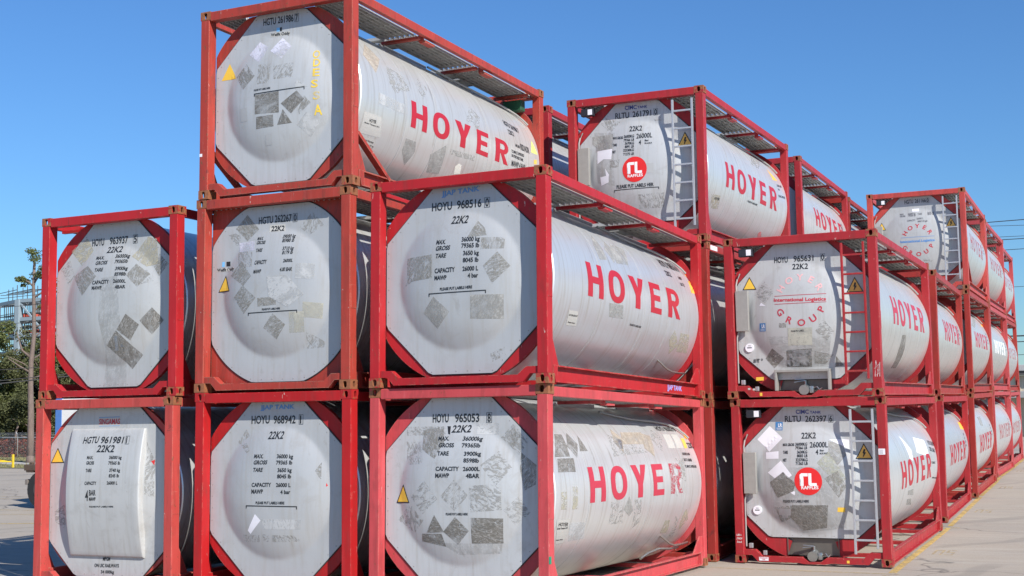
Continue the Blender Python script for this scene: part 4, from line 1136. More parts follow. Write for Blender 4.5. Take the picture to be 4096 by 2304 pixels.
def container(key, fit, tier, label, paintname, panel='oct', letter='rs', band=(-.13, .315), dyl=0.0, lsx=1.0, tint=0, stint=0, rear=False, ladder=None,
              walk='grate', detail=2, ys=(1.79, 3.42, 4.6), casting_rust=.5, brace=False, domeh=.112, toprail=True):
    col, rust, fade = PAINT[paintname]
    red = paint('frame_paint_' + paintname, col, rust, fade=fade)
    cst = casting_mat('casting_' + paintname, tuple(v * .85 for v in col), casting_rust) if detail else red
    root = empty('tank_container'); root.matrix_world = frame_matrix(fit, tier)
    tag(root, label, 'tank container', 'red framed tank containers stacked in the yard')
    for ix in (0, 1):
        for iy in (0, 1):
            for iz in (0, 1): obj('corner_casting', casting(ix, iy, iz), cst, root)
            x0 = .008 if ix == 0 else W - .145; y0 = .002 if iy == 0 else L - .159
            obj('corner_post', cached(('post', ix, iy), lambda: mesh(B((x0, y0, CZ, x0 + .137, y0 + .157, H - CZ - .003), bev=.008))), red, root)
    for iy in (0, 1):
        y0, y1 = ((.002, .118) if iy == 0 else (L - .118, L - .002))
        obj('top_end_rail', cached(('ter', iy), lambda: mesh(B((CX, y0, 2.450, W - CX, y1, 2.578), bev=.008))), red, root)
        obj('bottom_end_rail', end_sill(rear, iy == 1), red, root)
        obj('end_ring', end_ring(iy == 1, rear and iy == 0, 1.6 if panel == 'round' and iy == 0 else 1.285), red, root)
    for ix in (0, 1):
        x0, x1 = ((.01, .085) if ix == 0 else (W - .085, W - .01))
        obj('top_side_rail', cached(('tsr', ix), lambda: mesh(B((x0, CY, 2.445, x1, L - CY, 2.562), bev=.006))), red, root)
        obj('bottom_side_rail', rail_bottom(ix), red, root)
        for iy in (0, 1):
            def gus():
                bm = bmesh.new(); xa, xb = (.03, .05) if ix == 0 else (W - .05, W - .03)
                if iy == 0: prism_x(bm, [(.165, .222), (.37, .222), (.165, .60)], xa, xb)
                else: prism_x(bm, [(L - .165, .222), (L - .62, .222), (L - .30, .46), (L - .165, .46)], xa, xb)
                return mesh(bm)
            obj('gusset_plate', cached(('gus', ix, iy), gus), red, root)
    for y in (1.0, 3.03, 5.05):
        obj('cross_member', cached(('cm', y), lambda: mesh(B((.09, y - .05, .03, W - .09, y + .05, .088)))), red, root)
    if brace:
        for ix in (0, 1):
            def br():
                bm = bmesh.new(); x = .05 if ix == 0 else W - .05
                beam(bm, (x, .16, .70), (x, .95, .20), .05, .09, (1, 0, 0)); return mesh(bm)
            obj('diagonal_brace', cached(('brace', ix), br), red, root)
    # tank
    sh = obj('tank_shell', shell(), shell_mat(stint), root)
    for y in ys: obj('seam_band', seams((y,)), plain('seam_metal', (.44, .44, .43), .5, .2), sh)
    pf = obj('end_panel', panel_mesh(panel, domeh, False), panel_mat(tint), root)
    bk = obj('end_panel', panel_mesh('oct', .12, False, True), panel_mat(0), root)
    if panel == 'box':
        def cvb():
            bm = bmesh.new(); nx, nz = 22, 40; r = .022; X0, X1, Z0, Z1 = .557, 1.85, .42, 2.165
            def prof(t, n, a, b):                      # spacing with dense rounded rims
                pts = [a, a + r*.13, a + r*.5, a + r] + [a + r + (b - a - 2*r) * i / (n - 6) for i in range(1, n - 6)] + [b - r, b - r*.5, b - r*.13, b]; return pts
            xs, zs = prof(0, nx, X0, X1), prof(0, nz, Z0, Z1); V = []
            for z in zs:
                row = []
                for x in xs:
                    e = 1.0
                    for d in (x - X0, X1 - x, z - Z0, Z1 - z):
                        if d < r: e = min(e, math.sqrt(max(0, 1 - (1 - d / r) ** 2)))
                    p = .035 + .115 * (1 - ((z - 1.29) / .87) ** 2)
                    row.append(bm.verts.new((x, YP - p + r * (1 - e), z)))
                V.append(row)
            for a, b in zip(V, V[1:]):
                for i in range(len(xs) - 1): bm.faces.new((a[i], a[i+1], b[i+1], b[i]))
            rim = V[0] + [r_[-1] for r_ in V[1:]] + V[-1][-2::-1] + [r_[0] for r_ in V[-2:0:-1]]
            base = [bm.verts.new((v.co.x, YP + .01, v.co.z)) for v in rim]; n = len(rim)
            for i in range(n): bm.faces.new((rim[i], rim[(i+1) % n], base[(i+1) % n], base[i]))
            return mesh(bm, True, math.radians(40))
        obj('cover_box', cached('cvb', cvb), panel_mat(3), pf)
    def seal():
        r = oct_outline(panel); return mesh(ring_mesh(lambda a: r(a) + .012, lambda a: r(a) - .03, YP + .008, YP + .018))
    obj('edge_seal', cached(('seal', panel), seal), SEAL, root)
    if detail >= 2:
        def rv():
            bm = bmesh.new(); r = oct_outline(panel); n = 44
            for k in range(n):
                a = 2 * PI * (k + .5) / n; t = r(a) - .035; x, z = XC + t * math.cos(a), ZC + t * math.sin(a)
                y = YP - dome(x, z, domeh)
                bmesh.ops.create_icosphere(bm, subdivisions=1, radius=.0065, matrix=Matrix.Translation((x, y, z)))
            return mesh(bm, True)
        obj('rivets', cached(('riv', panel, domeh), rv), RIVET, pf)
        obj('casting_plate', cached('cplate', lambda: mesh(B((W - .012, .02, 1.02, W - .003, .15, 1.32), bev=.003))), red, root)
    fz = domeh; cov = panel == 'box'; PF = lambda off: panel_fn(fz, cov, off)
    # lettering and stickers on the visible end
    mk = MARKS.get(key, {})
    lets = {}
    for t, x0, z0, x1, z1, h, st in mk.get('t', []):
        c = st[0]; bm = lets.setdefault(c, bmesh.new())
        add_text(bm, t, x0, z0, x1, z1, h, 'i' in st[1:], 'o' in st[1:])
    for x0, z0, x1, z1, d in mk.get('b', []):
        bm = lets.setdefault('k', bmesh.new()); w = .012; dz = z1 - z0
        add_poly(bm, [(x0, z0), (x1, z1), (x1, z1 - w), (x0, z0 - w)]); add_poly(bm, [(x0, z0 - w), (x0 + w, z0 - w), (x0 + w, z0 - d), (x0, z0 - d)])
        add_poly(bm, [(x1 - w, z1 - w), (x1, z1 - w), (x1, z1 - d), (x1 - w, z1 - d)])
    for i, (st, pts) in enumerate(mk.get('p', [])):
        bm = bmesh.new(); add_poly(bm, pts)
        s = obj(NAMES.get(st, 'sticker'), conform(bm, PF(.0012 + .0003 * (i % 5) if st != 'card' else .001), .05), DM[st], pf)
        if st == 'lr':
            xs = [p[0] for p in pts]; zs = [p[1] for p in pts]; bm = bmesh.new(); X, Z, w_, h_ = min(xs), min(zs), max(xs) - min(xs), max(zs) - min(zs)
            add_text(bm, 'LR', X + w_*.38, Z + h_*.42, X + w_*.9, Z + h_*.42, h_*.4)
            for k in range(3): add_poly(bm, [(X + w_*.15, Z + h_*(.1 + .09*k)), (X + w_*.85, Z + h_*(.1 + .09*k)), (X + w_*.85, Z + h_*(.13 + .09*k)), (X + w_*.15, Z + h_*(.13 + .09*k))])
            obj('sticker_print', conform(bm, PF(.005)), DM['w'], s)
    for c, bm in lets.items(): obj('lettering', conform(bm, PF(.0031), .06), DM[c], pf)
    # lettering, stickers and painted glare on the visible side
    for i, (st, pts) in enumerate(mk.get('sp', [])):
        bm = bmesh.new(); add_poly(bm, pts); obj(NAMES.get(st, 'sticker'), conform(bm, side_fn(.0016 + .0003 * (i % 4)), .05), DM[st], sh)  # on d1 the white pieces are painted glare, not stickers
        if st == 'orange' and len(pts) == 4 and key == 'C2':
            bm = bmesh.new(); (a, b), (c2, d2), (e, f_), (g, h_) = pts
            for p, q in (((a, b), (e, f_)), ((c2, d2), (g, h_))):
                w_ = .006; add_poly(bm, [(p[0] - w_, p[1]), (p[0] + w_, p[1]), (q[0] + w_, q[1]), (q[0] - w_, q[1])])
            obj('sticker_print', conform(bm, side_fn(.0045), .05), DM['k'], sh)
    slets = bmesh.new()
    for t, x0, z0, x1, z1, h, st in mk.get('st', []): add_text(slets, t, x0, z0, x1, z1, h)
    if mk.get('st'): obj('lettering', conform(slets, side_fn(.0034), .05), DM['k'], sh)
    else:
        slets.free()
        if detail >= 1:
            bm = bmesh.new()
            for r in range(4): add_text(bm, ('22K2', 'UN T11', 'LABN', 'AAR 600')[r], 5.2, .34 - .09*r, 5.45, .34 - .09*r, .05)
            obj('lettering', conform(bm, side_fn(.0034), .05), DM['g'], sh)
    if letter: obj('lettering', hoyer(band[0], band[1], dyl - .055, 'HOYE' if key == 'C1' else None, lsx), DM[letter], sh)
    if key == 'C1': obj('lettering', hoyer(band[0], band[1], dyl - .055, 'R'), DM['rx'], sh)
    # walkways on the roof
    if walk == 'grate':
        G = grate_mat()
        for y0, l in ((.15, 1.75), (1.96, 1.72), (3.76, 2.12)):
            pl = obj('walkway_plank', plank(.50, l), G, root); pl.location = (1.76, y0, 2.452)
        for y0, l in ((.15, 1.75), (1.96, 3.9)):
            pl = obj('walkway_plank', plank(.42, l), G, root); pl.location = (.20, y0, 2.452)
        for y0, l in ((1.93, .50), (3.86, .46), (4.40, .46)):
            pl = obj('walkway_plank', xplank(1.10, l), G, root); pl.location = (.64, y0, 2.488)
        for y in (1.93, 3.72, 5.6):
            for xa, xb in ((.1, .72), (1.72, W - .1)): obj('walkway_support', cached(('sup', y, xa), lambda: mesh(B((xa, y - .03, 2.405, xb, y + .03, 2.448)))), red, root)
        for y in (2.0, 3.9): obj('hanger_bracket', cached(('hb', y), lambda: mesh(B((W - .16, y, 2.40, W - .085, y + .03, 2.56), (W - .16, y + .029, 2.385, W - .06, y + .30, 2.415)))), red, root)
        for y0, y1 in ((1.9, 3.3), (4.2, 5.6)):
            obj('spill_box', cached(('coam', y0), lambda: mesh(B((1.62, y0, 2.30, 1.68, y1, 2.44), (.76, y0, 2.30, .82, y1, 2.44), (.815, y0 + .002, 2.32, 1.625, y0 + .04, 2.43), (.815, y1 - .04, 2.32, 1.625, y1 - .002, 2.43)))), STEEL, root)
    elif walk == 'left':
        for k, bx in enumerate(((.09, .3, 2.40, .5, .36, 2.44), (.2, .9, 2.40, .62, .96, 2.44), (.42, .3, 2.442, .48, 4.0, 2.46))): obj('walkway_support', cached(('supl', k), lambda: mesh(B(bx))), red, root)
    if detail >= 1 and walk:
        def hz():
            bm = bmesh.new(); pts = []
            for y, a in ((3.0, 58), (3.4, 54), (3.9, 51), (4.4, 50), (4.9, 49), (5.3, 47), (5.6, 43), (5.75, 38), (5.82, 34)):
                a = math.radians(a); r = RT + .035; pts.append((XC + r * math.cos(a), y, ZT + r * math.sin(a)))
            tube(bm, pts, .016, 8); return mesh(bm, True, .8)
        obj('vent_hose', cached('hz', hz), HOSE, root)
    if rear:
        def rcs():                                     # stainless recess round the outlet valve
            bm = bmesh.new()
            box(bm, .815, .222, .125, 1.605, .229, .46); box(bm, .805, .17, .125, .817, .221, .40); box(bm, 1.603, .17, .125, 1.615, .221, .40); return mesh(bm)
        obj('valve_recess', cached('rcs', rcs), plain('stained_stainless', (.17, .155, .135), .45, .5), root)
        def vlv():
            bm = bmesh.new(); tube(bm, [(1.219, .30, .17), (1.219, .06, .125)], .062, 16)
            tube(bm, [(1.219, .075, .125), (1.219, .045, .12)], .08, 16); tube(bm, [(1.219, .19, .17), (1.219, .19, .27)], .02, 8)
            box(bm, 1.30, .08, .07, 1.36, .16, .18, bev=.006); tube(bm, [(1.36, .1, .15), (1.42, .08, .17), (1.46, .07, .12), (1.50, .07, .15)], .008, 6)
            return mesh(bm, True, .6)
        vo = obj('discharge_valve', cached('vlv', vlv), plain('valve_steel', (.4, .42, .42), .3, .8), root)
        def hdl():
            bm = bmesh.new(); beam(bm, (1.219, .17, .275), (1.06, .12, .29), .03, .008); beam(bm, (1.219, .17, .268), (1.05, .13, .245), .022, .008); return mesh(bm)
        obj('valve_handle', cached('hdl', hdl), plain('handle_steel', (.35, .37, .42), .35, .8), vo)
        for k, bx in enumerate(((.205, .08, .22, .27, .14, .30), (.43, .08, .115, .49, .14, .19))): obj('steam_fitting', cached(('stf', k), lambda: mesh(B(bx, bev=.01))), STEEL, root)
        cb = obj('document_cabinet', cached('cab', lambda: mesh(B((.168, .04, 1.083, .372, .115, 1.735), bev=.006))), plain('cabinet_metal', (.40, .385, .35), .45, .4), root)
        bb = obj('sensor_box', cached('sbx', lambda: mesh(B((.245, .03, 2.283, .478, .13, 2.408), bev=.01))), DARK, root)
        obj('sticker', cached('sbl', lambda: mesh(B((.375, .026, 2.30, .455, .0285, 2.395)))), DM['white'], bb)
        def cab2():
            bm = bmesh.new(); tube(bm, [(.23, .16, 2.02), (.185, .13, 1.93), (.172, .1, 1.83), (.172, .1, 1.74)], .014, 6)
            tube(bm, [(.19, .1, 1.08), (.165, .09, .98), (.165, .09, .6), (.165, .09, .25)], .014, 6); return mesh(bm, True, .8)
        obj('cable', cached('cab2', cab2), HOSE, root)
        def gg():
            bm = bmesh.new(); tube(bm, [(.347, YP - .001, .816), (.347, YP - .02, .816)], .07, 24); return mesh(bm, True, .6)
        if key in ('d1', 'd2'):
            g = obj('dial_gauge', cached('gg', gg), DM['white'], root)
            bm = bmesh.new(); add_poly(bm, [(.31, .81), (.384, .81), (.384, .825), (.31, .825)]); add_poly(bm, [(.325, .845), (.37, .845), (.37, .852), (.325, .852)])
            obj('gauge_print', conform(bm, lambda x, z: Vector((x, YP - .0215, z))), DM['k'], g)
    if key == 'd2':
        obj('valve_box', B((.762, .03, .115, .80, .16, .44), (1.60, .03, .115, 1.638, .16, .44), (.762, .028, .405, 1.638, .162, .446), bev=.006), plain('cabinet_metal', (.40, .385, .35), .45, .4), root)
    if ladder:
        lm = {'alu': ALU, 'red': red}[ladder]
        def st(x, z0): return lambda: mesh(B((x - .016, .012, z0, x + .016, .05, 2.41), bev=.004))
        ld = obj('ladder', cached(('st', 1), lambda: mesh(B((1.872, .012, .18, 1.908, .05, 2.40), (2.208, .012, .27, 2.244, .05, 2.40), bev=.004))), lm, root)
        for z in (2.19, 1.89, 1.587, 1.285, .983, .683, .38):
            obj('ladder_rung', cached(('rung', z), lambda: mesh(B((1.909, .015, z, 2.207, .047, z + .03), bev=.004))), lm, ld)
        warning_triangle(pf, [(2.055, 1.87), (1.925, 1.628), (2.185, 1.628)], .004, True, lambda off: PF(off))
    if key in ('c3', 'd1'):                           # round red company emblem
        bm = bmesh.new(); n = 40; cx, cz, R = 1.205, 1.287, .216
        add_poly(bm, [(cx + R * math.cos(2*PI*k/n), cz + R * math.sin(2*PI*k/n)) for k in range(n)])
        lg = obj('logo', conform(bm, PF(.0036), .05), decal_mat('logo_red', (.72, .02, .02)), pf)
        bm = bmesh.new(); s = R / 108
        for p in ([(-66, 36), (-36, 36), (-36, -30), (-66, -30)], [(-66, -30), (-36, -30), (-36, -58), (-52, -58), (-66, -44)][:0], ):
            if p: add_poly(bm, [(cx + a*s, cz + (-b)*s) for a, b in p])
        for p in ([(-66,-36),(-38,-36),(-38,38),(-66,38)], [(-66,38),(-38,38),(-2,38),(-2,62),(-52,62),(-66,50)], [(2,62),(26,62),(26,-14),(2,-14)], [(2,-14),(26,-14),(66,-14),(66,-36),(14,-36),(2,-26)]):
            add_poly(bm, [(cx + a*s, cz + b*s) for a, b in p])
        obj('logo_print', conform(bm, PF(.0048), .06), DM['w'], lg)
        for o in [o for o in root.children_recursive if o.name.startswith('lettering') and o.material_slots[0].material is DM['w']]:
            for v in o.data.vertices: v.co.y -= .0018
    if key in ('d2', 'f3'):                           # company emblem of words on a circle
        cx, cz = (1.215, 1.55) if key == 'd2' else (1.237, 1.33)
        bm = bmesh.new(); arc_text(bm, 'HOYER', cx, cz, .355, 149, 30, .10)
        obj('lettering', conform(bm, PF(.0031), .06), DM['rp' if key == 'd2' else 'r'], pf)
        bm = bmesh.new(); arc_text(bm, 'GROUP', cx, cz, .37, 211, 333, .10, True)
        obj('lettering', conform(bm, PF(.0031), .06), DM['rf' if key == 'd2' else 'r'], pf)
        bm = bmesh.new()
        for z in ((1.617, 1.487) if key == 'd2' else (1.40, 1.27)): add_poly(bm, [(cx - .41, z), (cx + .41, z), (cx + .41, z + .008), (cx - .41, z + .008)])
        obj('lettering', conform(bm, PF(.0031), .06), DM['rf' if key == 'd2' else 'b'], pf)
        tp = TRI_D2 if key == 'd2' else TRI_F3
        warning_triangle(pf, tp, .003, False, lambda off: PF(off))
    if key in ('C1', 'B2', 'A1'):
        tp = SUPER_A1 if key == 'A1' else [(.413, 1.406), (.305, 1.178), (.518, 1.180)] if key == 'C1' else SUPER_B2
        warning_triangle(pf, tp, .0028, False, lambda off: PF(off))
    if key == 'B3':
        bm = bmesh.new()
        for ch, x, z in (('O', 1.745, 1.757), ('D', 1.762, 1.637), ('E', 1.765, 1.502), ('S', 1.748, 1.35), ('S', 1.775, 1.19), ('A', 1.785, .985)):
            add_text(bm, ch, x, z, x + (.095 if ch != 'A' else .11), z, .10 if ch != 'A' else .13, bold=True)
        obj('lettering', conform(bm, PF(.0031), .06), DM['y'], pf)
    if key in ('C1', 'C2'):
        def vp():
            bm = bmesh.new(); tube(bm, [(2.10, 4.55, .60), (2.17, 4.72, .50), (2.22, 4.86, .41), (2.25, 5.0, .375), (2.25, 5.35, .37), (2.25, 5.62, .38)], .017, 10); return mesh(bm, True, .8)
        obj('drain_pipe', cached('vp', vp), plain('polished_pipe', (.5, .48, .44), .3, .9), root)
    if key == 'C1':
        obj('green_tag', B((W - .105, .004, .515, W - .002, .0075, .60), (W - .0075, .0076, .515, W - .003, .06, .60)), DM['green'], root)
        bm = bmesh.new(); tube(bm, [(2.02, 4.15, .24), (2.06, 4.35, .30), (2.14, 4.6, .35), (2.2, 4.9, .33), (2.2, 5.3, .33)], .02, 10)
        obj('drain_pipe', bm, plain('polished_pipe', (.5, .48, .44), .3, .9), root, True, .8)
    if key == 'C2':
        bm = bmesh.new(); add_text(bm, 'JJAP TANK', 4.45, .085, 5.12, .085, .07)
        obj('lettering', conform(bm, lambda y, z: Vector((W - .0725, y, z))), decal_mat('pale_blue_lettering', (.35, .4, .85)), root)
    if key == 'd1':
        lb = obj('sticker', B((2.30, -.0002, 1.70, 2.40, .0018, 1.79)), DM['white'], root)
        bm = bmesh.new()
        for k in range(4): add_poly(bm, [(2.31, 1.715 + k*.017), (2.37, 1.715 + k*.017), (2.37, 1.721 + k*.017), (2.31, 1.721 + k*.017)])
        obj('sticker_print', conform(bm, lambda x, z: Vector((x, -.0008, z))), DM['g'], lb)
        bm = bmesh.new(); add_text(bm, 'LBSm', .03, .42, .11, .42, .03, True); add_text(bm, '29/6/24', .03, .365, .12, .365, .03, True); add_text(bm, 'Smok', .035, .31, .12, .31, .03, True)
        obj('chalk_writing', conform(bm, lambda x, z: Vector((x, .0008, z))), decal_mat('white_chalk', (.8, .7, .68), wear=.8), root)
        obj('sticker', B((.38, .0200, .04, .53, .0214, .095)), DM['white'], root)
        bm = bmesh.new(); add_text(bm, 'STEAM M.A.W.P.', .39, .072, .52, .072, .016); add_text(bm, '4 BAR', .43, .048, .48, .048, .016)
        obj('lettering', conform(bm, lambda x, z: Vector((x, .0190, z))), DM['r'], root)
        obj('sticker', B((1.75, .0200, .04, 1.79, .0214, .08)), DM['yellow'], root)
    if key == 'd2':
        obj('sticker', B((.33, .0200, .14, .37, .0214, .17)), DM['card'], root); obj('sticker', B((.41, .0200, .13, .45, .0214, .16)), DM['card'], root); obj('sticker', B((.52, .0200, .04, .56, .0214, .09)), DM['yellow'], root)
        bm = bmesh.new()
        for a, b in (((2.33, .30), (2.35, .55)), ((2.35, .55), (2.38, .34)), ((2.32, .42), (2.41, .50)), ((2.36, .30), (2.41, .52)), ((2.41, .52), (2.40, .30))):
            d = Vector((b[0]-a[0], b[1]-a[1])).normalized() * .004; n_ = Vector((-d.y, d.x)); add_poly(bm, [(a[0]+n_.x, a[1]+n_.y), (b[0]+n_.x, b[1]+n_.y), (b[0]-n_.x, b[1]-n_.y), (a[0]-n_.x, a[1]-n_.y)])
        obj('chalk_scrawl', conform(bm, lambda x, z: Vector((x, .0008, z))), decal_mat('white_chalk', (.8, .7, .68), wear=.8), root)
    if key == 'c3':
        bm = bmesh.new(); add_text(bm, 'MC42', .20, .10, .42, .10, .075)
        obj('lettering', conform(bm, lambda y, z: Vector((W - .0735, y, z))), DM['w'], root)
    if key == 'B3': obj('sticker', B((.012, -.0003, .585, .055, .0016, .625)), DM['white'], root)
    if key == 'c2': obj('sticker', B((W - .0088, .22, 2.47, W - .0075, .62, 2.545)), DM['white'], root)
    if key == 'B3':
        gb = obj('green_box', B((1.86, L - .42, 2.20, 2.20, L - .25, 2.38), bev=.01), plain('green_case', (.02, .09, .045), .5), root)
    return root
SUPER_B2 = [(.379, 1.563), (.256, 1.338), (.470, 1.343)]
SUPER_A1 = [(.273, 1.91), (.147, 1.693), (.394, 1.696)]
TRI_D2 = [(.381, 1.965), (.262, 1.755), (.492, 1.752)]
TRI_F3 = [(.342, 1.845), (.243, 1.650), (.445, 1.642)]
# ------------------------------------------------------------ ground
GY = [(-120, .05), (-14, .06), (-2, .055), (0, .045), (3, -.03), (6.2, -.125), (12.7, -.11), (14, -.085), (20, -.045), (26.5, -.01), (27.7, .03), (34, .02), (40, .06), (60, .06), (400, .06), (2500, .06)]
def gz(y):
    for (a, p), (b, q) in zip(GY, GY[1:]):
        if y <= b: return p + (q - p) * (y - a) / (b - a)
    return GY[-1][1]
def flat(polys, off):
    bm = bmesh.new()
    for p in polys: add_poly(bm, p)
    lo = min(v.co.y for v in bm.verts); hi = max(v.co.y for v in bm.verts)
    for y, _ in GY:
        if lo < y < hi: bmesh.ops.bisect_plane(bm, geom=bm.verts[:] + bm.edges[:] + bm.faces[:], plane_co=(0, y, 0), plane_no=(0, 1, 0))
    for v in bm.verts: v.co.z = gz(v.co.y) + off
    bmesh.ops.recalc_face_normals(bm, faces=bm.faces)
    if bm.faces and sum(f.normal.z for f in bm.faces) < 0: bmesh.ops.reverse_faces(bm, faces=bm.faces)
    return bm
def ground_mat():
    m, t, p = new_mat('worn_concrete'); c = geoco(t)
    k = mixc(t, nnoise(t, c, .35, 6, .6), (.265, .222, .172), (.365, .315, .25))
    k = mixc(t, ramp(t, nnoise(t, c, .8, 6, .65, .6, (.25, 1.6, 1)), [(.45, G0), (.75, (.6,)*3)]), k, (.26, .235, .205))
    k = mixc(t, ramp(t, nnoise(t, c, 1.3, 5, .7, .3, (.3, 2.2, 1)), [(.5, G0), (.8, (.55,)*3)]), k, (.44, .40, .34))
    k = mixc(t, ramp(t, nnoise(t, c, .5, 5, .7, 1.5, (.5, 1.5, 1)), [(.60, G0), (.66, (.5,)*3)]), k, (.20, .185, .165))
    k = mixc(t, ramp(t, nnoise(t, c, 40, 3), [(.3, G0), (.75, (.35,)*3)]), k, (.50, .47, .42))
    k = mixc(t, ramp(t, nnoise(t, c, 6, 4, .7), [(.66, G0), (.72, (.5,)*3)]), k, (.17, .155, .14))
    vo = t.nodes.new('ShaderNodeTexVoronoi'); vo.feature = 'DISTANCE_TO_EDGE'; vo.inputs['Scale'].default_value = .22   # cracks
    dn = t.nodes.new('ShaderNodeTexNoise'); dn.inputs['Scale'].default_value = 1.2; t.links.new(c, dn.inputs['Vector'])
    va = t.nodes.new('ShaderNodeVectorMath'); va.operation = 'ADD'; t.links.new(c, va.inputs[0]); t.links.new(dn.outputs['Color'], va.inputs[1]); t.links.new(va.outputs[0], vo.inputs['Vector'])
    k = mixc(t, ramp(t, vo.outputs['Distance'], [(.0, (.8,)*3), (.006, G0)]), k, (.09, .08, .07))
    wv = t.nodes.new('ShaderNodeTexWave'); wv.bands_direction = 'X'; wv.inputs['Scale'].default_value = .16; wv.inputs['Distortion'].default_value = 5; wv.inputs['Detail'].default_value = 3
    mp = t.nodes.new('ShaderNodeMapping'); mp.inputs['Rotation'].default_value = (0, 0, .5); t.links.new(c, mp.inputs['Vector']); t.links.new(mp.outputs[0], wv.inputs['Vector'])
    k = mixc(t, mul(t, ramp(t, wv.outputs['Fac'], [(.90, G0), (.97, (.28,)*3)]), ramp(t, nnoise(t, c, .3, 3), [(.48, G0), (.56, G1)])), k, (.14, .13, .115))   # tyre marks
    k = mixc(t, ramp(t, nnoise(t, c, 2.2, 5, .7, .4), [(.67, G0), (.73, (.6,)*3)]), k, (.13, .115, .10))   # oil spots
    t.links.new(k, p.inputs['Base Color']); p.inputs['Roughness'].default_value = .9
    bump(t, p, nnoise(t, c, 30, 5), .3, .01)
    return m
tag(obj('ground', flat([[(-900, -120), (900, -120), (900, 2500), (-900, 2500)]], 0), ground_mat()), kind='structure')
YL = decal_mat('worn_yellow_paint', (.62, .42, .10), .8, wear=.80, col2=(.52, .42, .22))
YF = decal_mat('faded_yellow_paint', (.50, .39, .22), .85, wear=.62)
lines = [[(10.67, 6.2), (10.79, 6.2), (10.79, 13.2), (10.69, 13.2)], [(10.69, 13.5), (10.79, 13.5), (10.70, 21.0), (10.58, 21.0)], [(10.56, 21.3), (10.68, 21.3), (10.60, 28.6), (10.49, 28.6)], [(10.46, 29.0), (10.58, 29.0), (10.5, 60), (10.38, 60)]]
tag(obj('yellow_road_marking', flat(lines, .004), YL), kind='structure')
lines = [[(10.65, 2.0), (10.76, 2.0), (10.76, 5.84), (10.65, 5.84)], [(7.6, 5.86), (10.85, 5.98), (10.85, 6.1), (7.6, 5.95)], [(10.6, 13.2), (10.95, 13.2), (10.95, 13.3), (10.6, 13.3)]]
for y in (8.7, 16.6, 24.15, 31.9):                      # worn slot stencils
    x = 10.97 - (y - 8.7) * .009
    for u0, u1, v0, v1 in ((0, .04, 0, .7), (.04, .12, .6, .7), (.12, .16, 0, .7), (.20, .24, .35, .7), (.20, .34, 0, .06), (.24, .34, .62, .7), (.24, .34, .33, .4), (.30, .34, .06, .35)):
        lines.append([(x + u0, y + v0), (x + u1, y + v0), (x + u1, y + v1), (x + u0, y + v1)])
for (x, y, l, a) in ((-12.6, 10.4, 3.2, .25), (-16.3, 14.6, 2.5, .2), (-17.5, 15.4, 6, .02), (-14.0, 11.6, 2.5, .1)):
    dx, dy = math.cos(a), math.sin(a); lines.append([(x, y), (x + l*dx, y + l*dy), (x + l*dx - .12*dy, y + l*dy + .12*dx), (x - .12*dy, y + .12*dx)])
tag(obj('faded_road_marking', flat(lines, .0045), YF), kind='structure')
tag(obj('yellow_lane_marking', flat([[(-13.0, 7.0), (-3.0, 11.6), (-3.05, 11.7), (-13.05, 7.1)]], .005), YL), kind='structure')
def grass_mat():
    m, t, p = new_mat('dry_grass'); c = geoco(t)
    k = mixc(t, nnoise(t, c, 1.2, 6), (.12, .13, .05), (.30, .26, .13)); t.links.new(k, p.inputs['Base Color']); p.inputs['Roughness'].default_value = .95
    bump(t, p, nnoise(t, c, 14, 4), .8, .05); return m
GM = grass_mat()
tag(obj('grass_verge', flat([[(-200, 28.2), (-8, 28.2), (-8, 31.3), (-200, 31.3)]], .02), GM), kind='structure')
tag(obj('footpath', flat([[(-200, 31.3), (-8, 31.3), (-8, 33.6), (-200, 33.6)]], .015), plain('pale_concrete', (.42, .40, .37), .9)), kind='structure')
tag(obj('grass_bank', flat([[(-200, 33.6), (-8, 33.6), (-8, 80), (-200, 80)]], .03), GM), kind='structure')
def tuft():
    bm = bmesh.new(); rnd = random.Random(5)
    for k in range(2600):
        y = rnd.choice((rnd.uniform(28.3, 31.2), rnd.uniform(33.8, 37))); x = rnd.uniform(-46, -22); h = rnd.uniform(.04, .11)
        a = rnd.uniform(0, PI); dx, dy = math.cos(a)*.03, math.sin(a)*.03; z = gz(y) + .03
        bm.faces.new([bm.verts.new(v) for v in ((x-dx, y-dy, z), (x+dx, y+dy, z), (x+rnd.uniform(-.05,.05), y+rnd.uniform(-.05,.05), z+h))])
    return bm
tag(obj('grass_tufts', tuft(), GM), 'short dry grass on the verges beside the footpath', 'grass', kind='stuff')

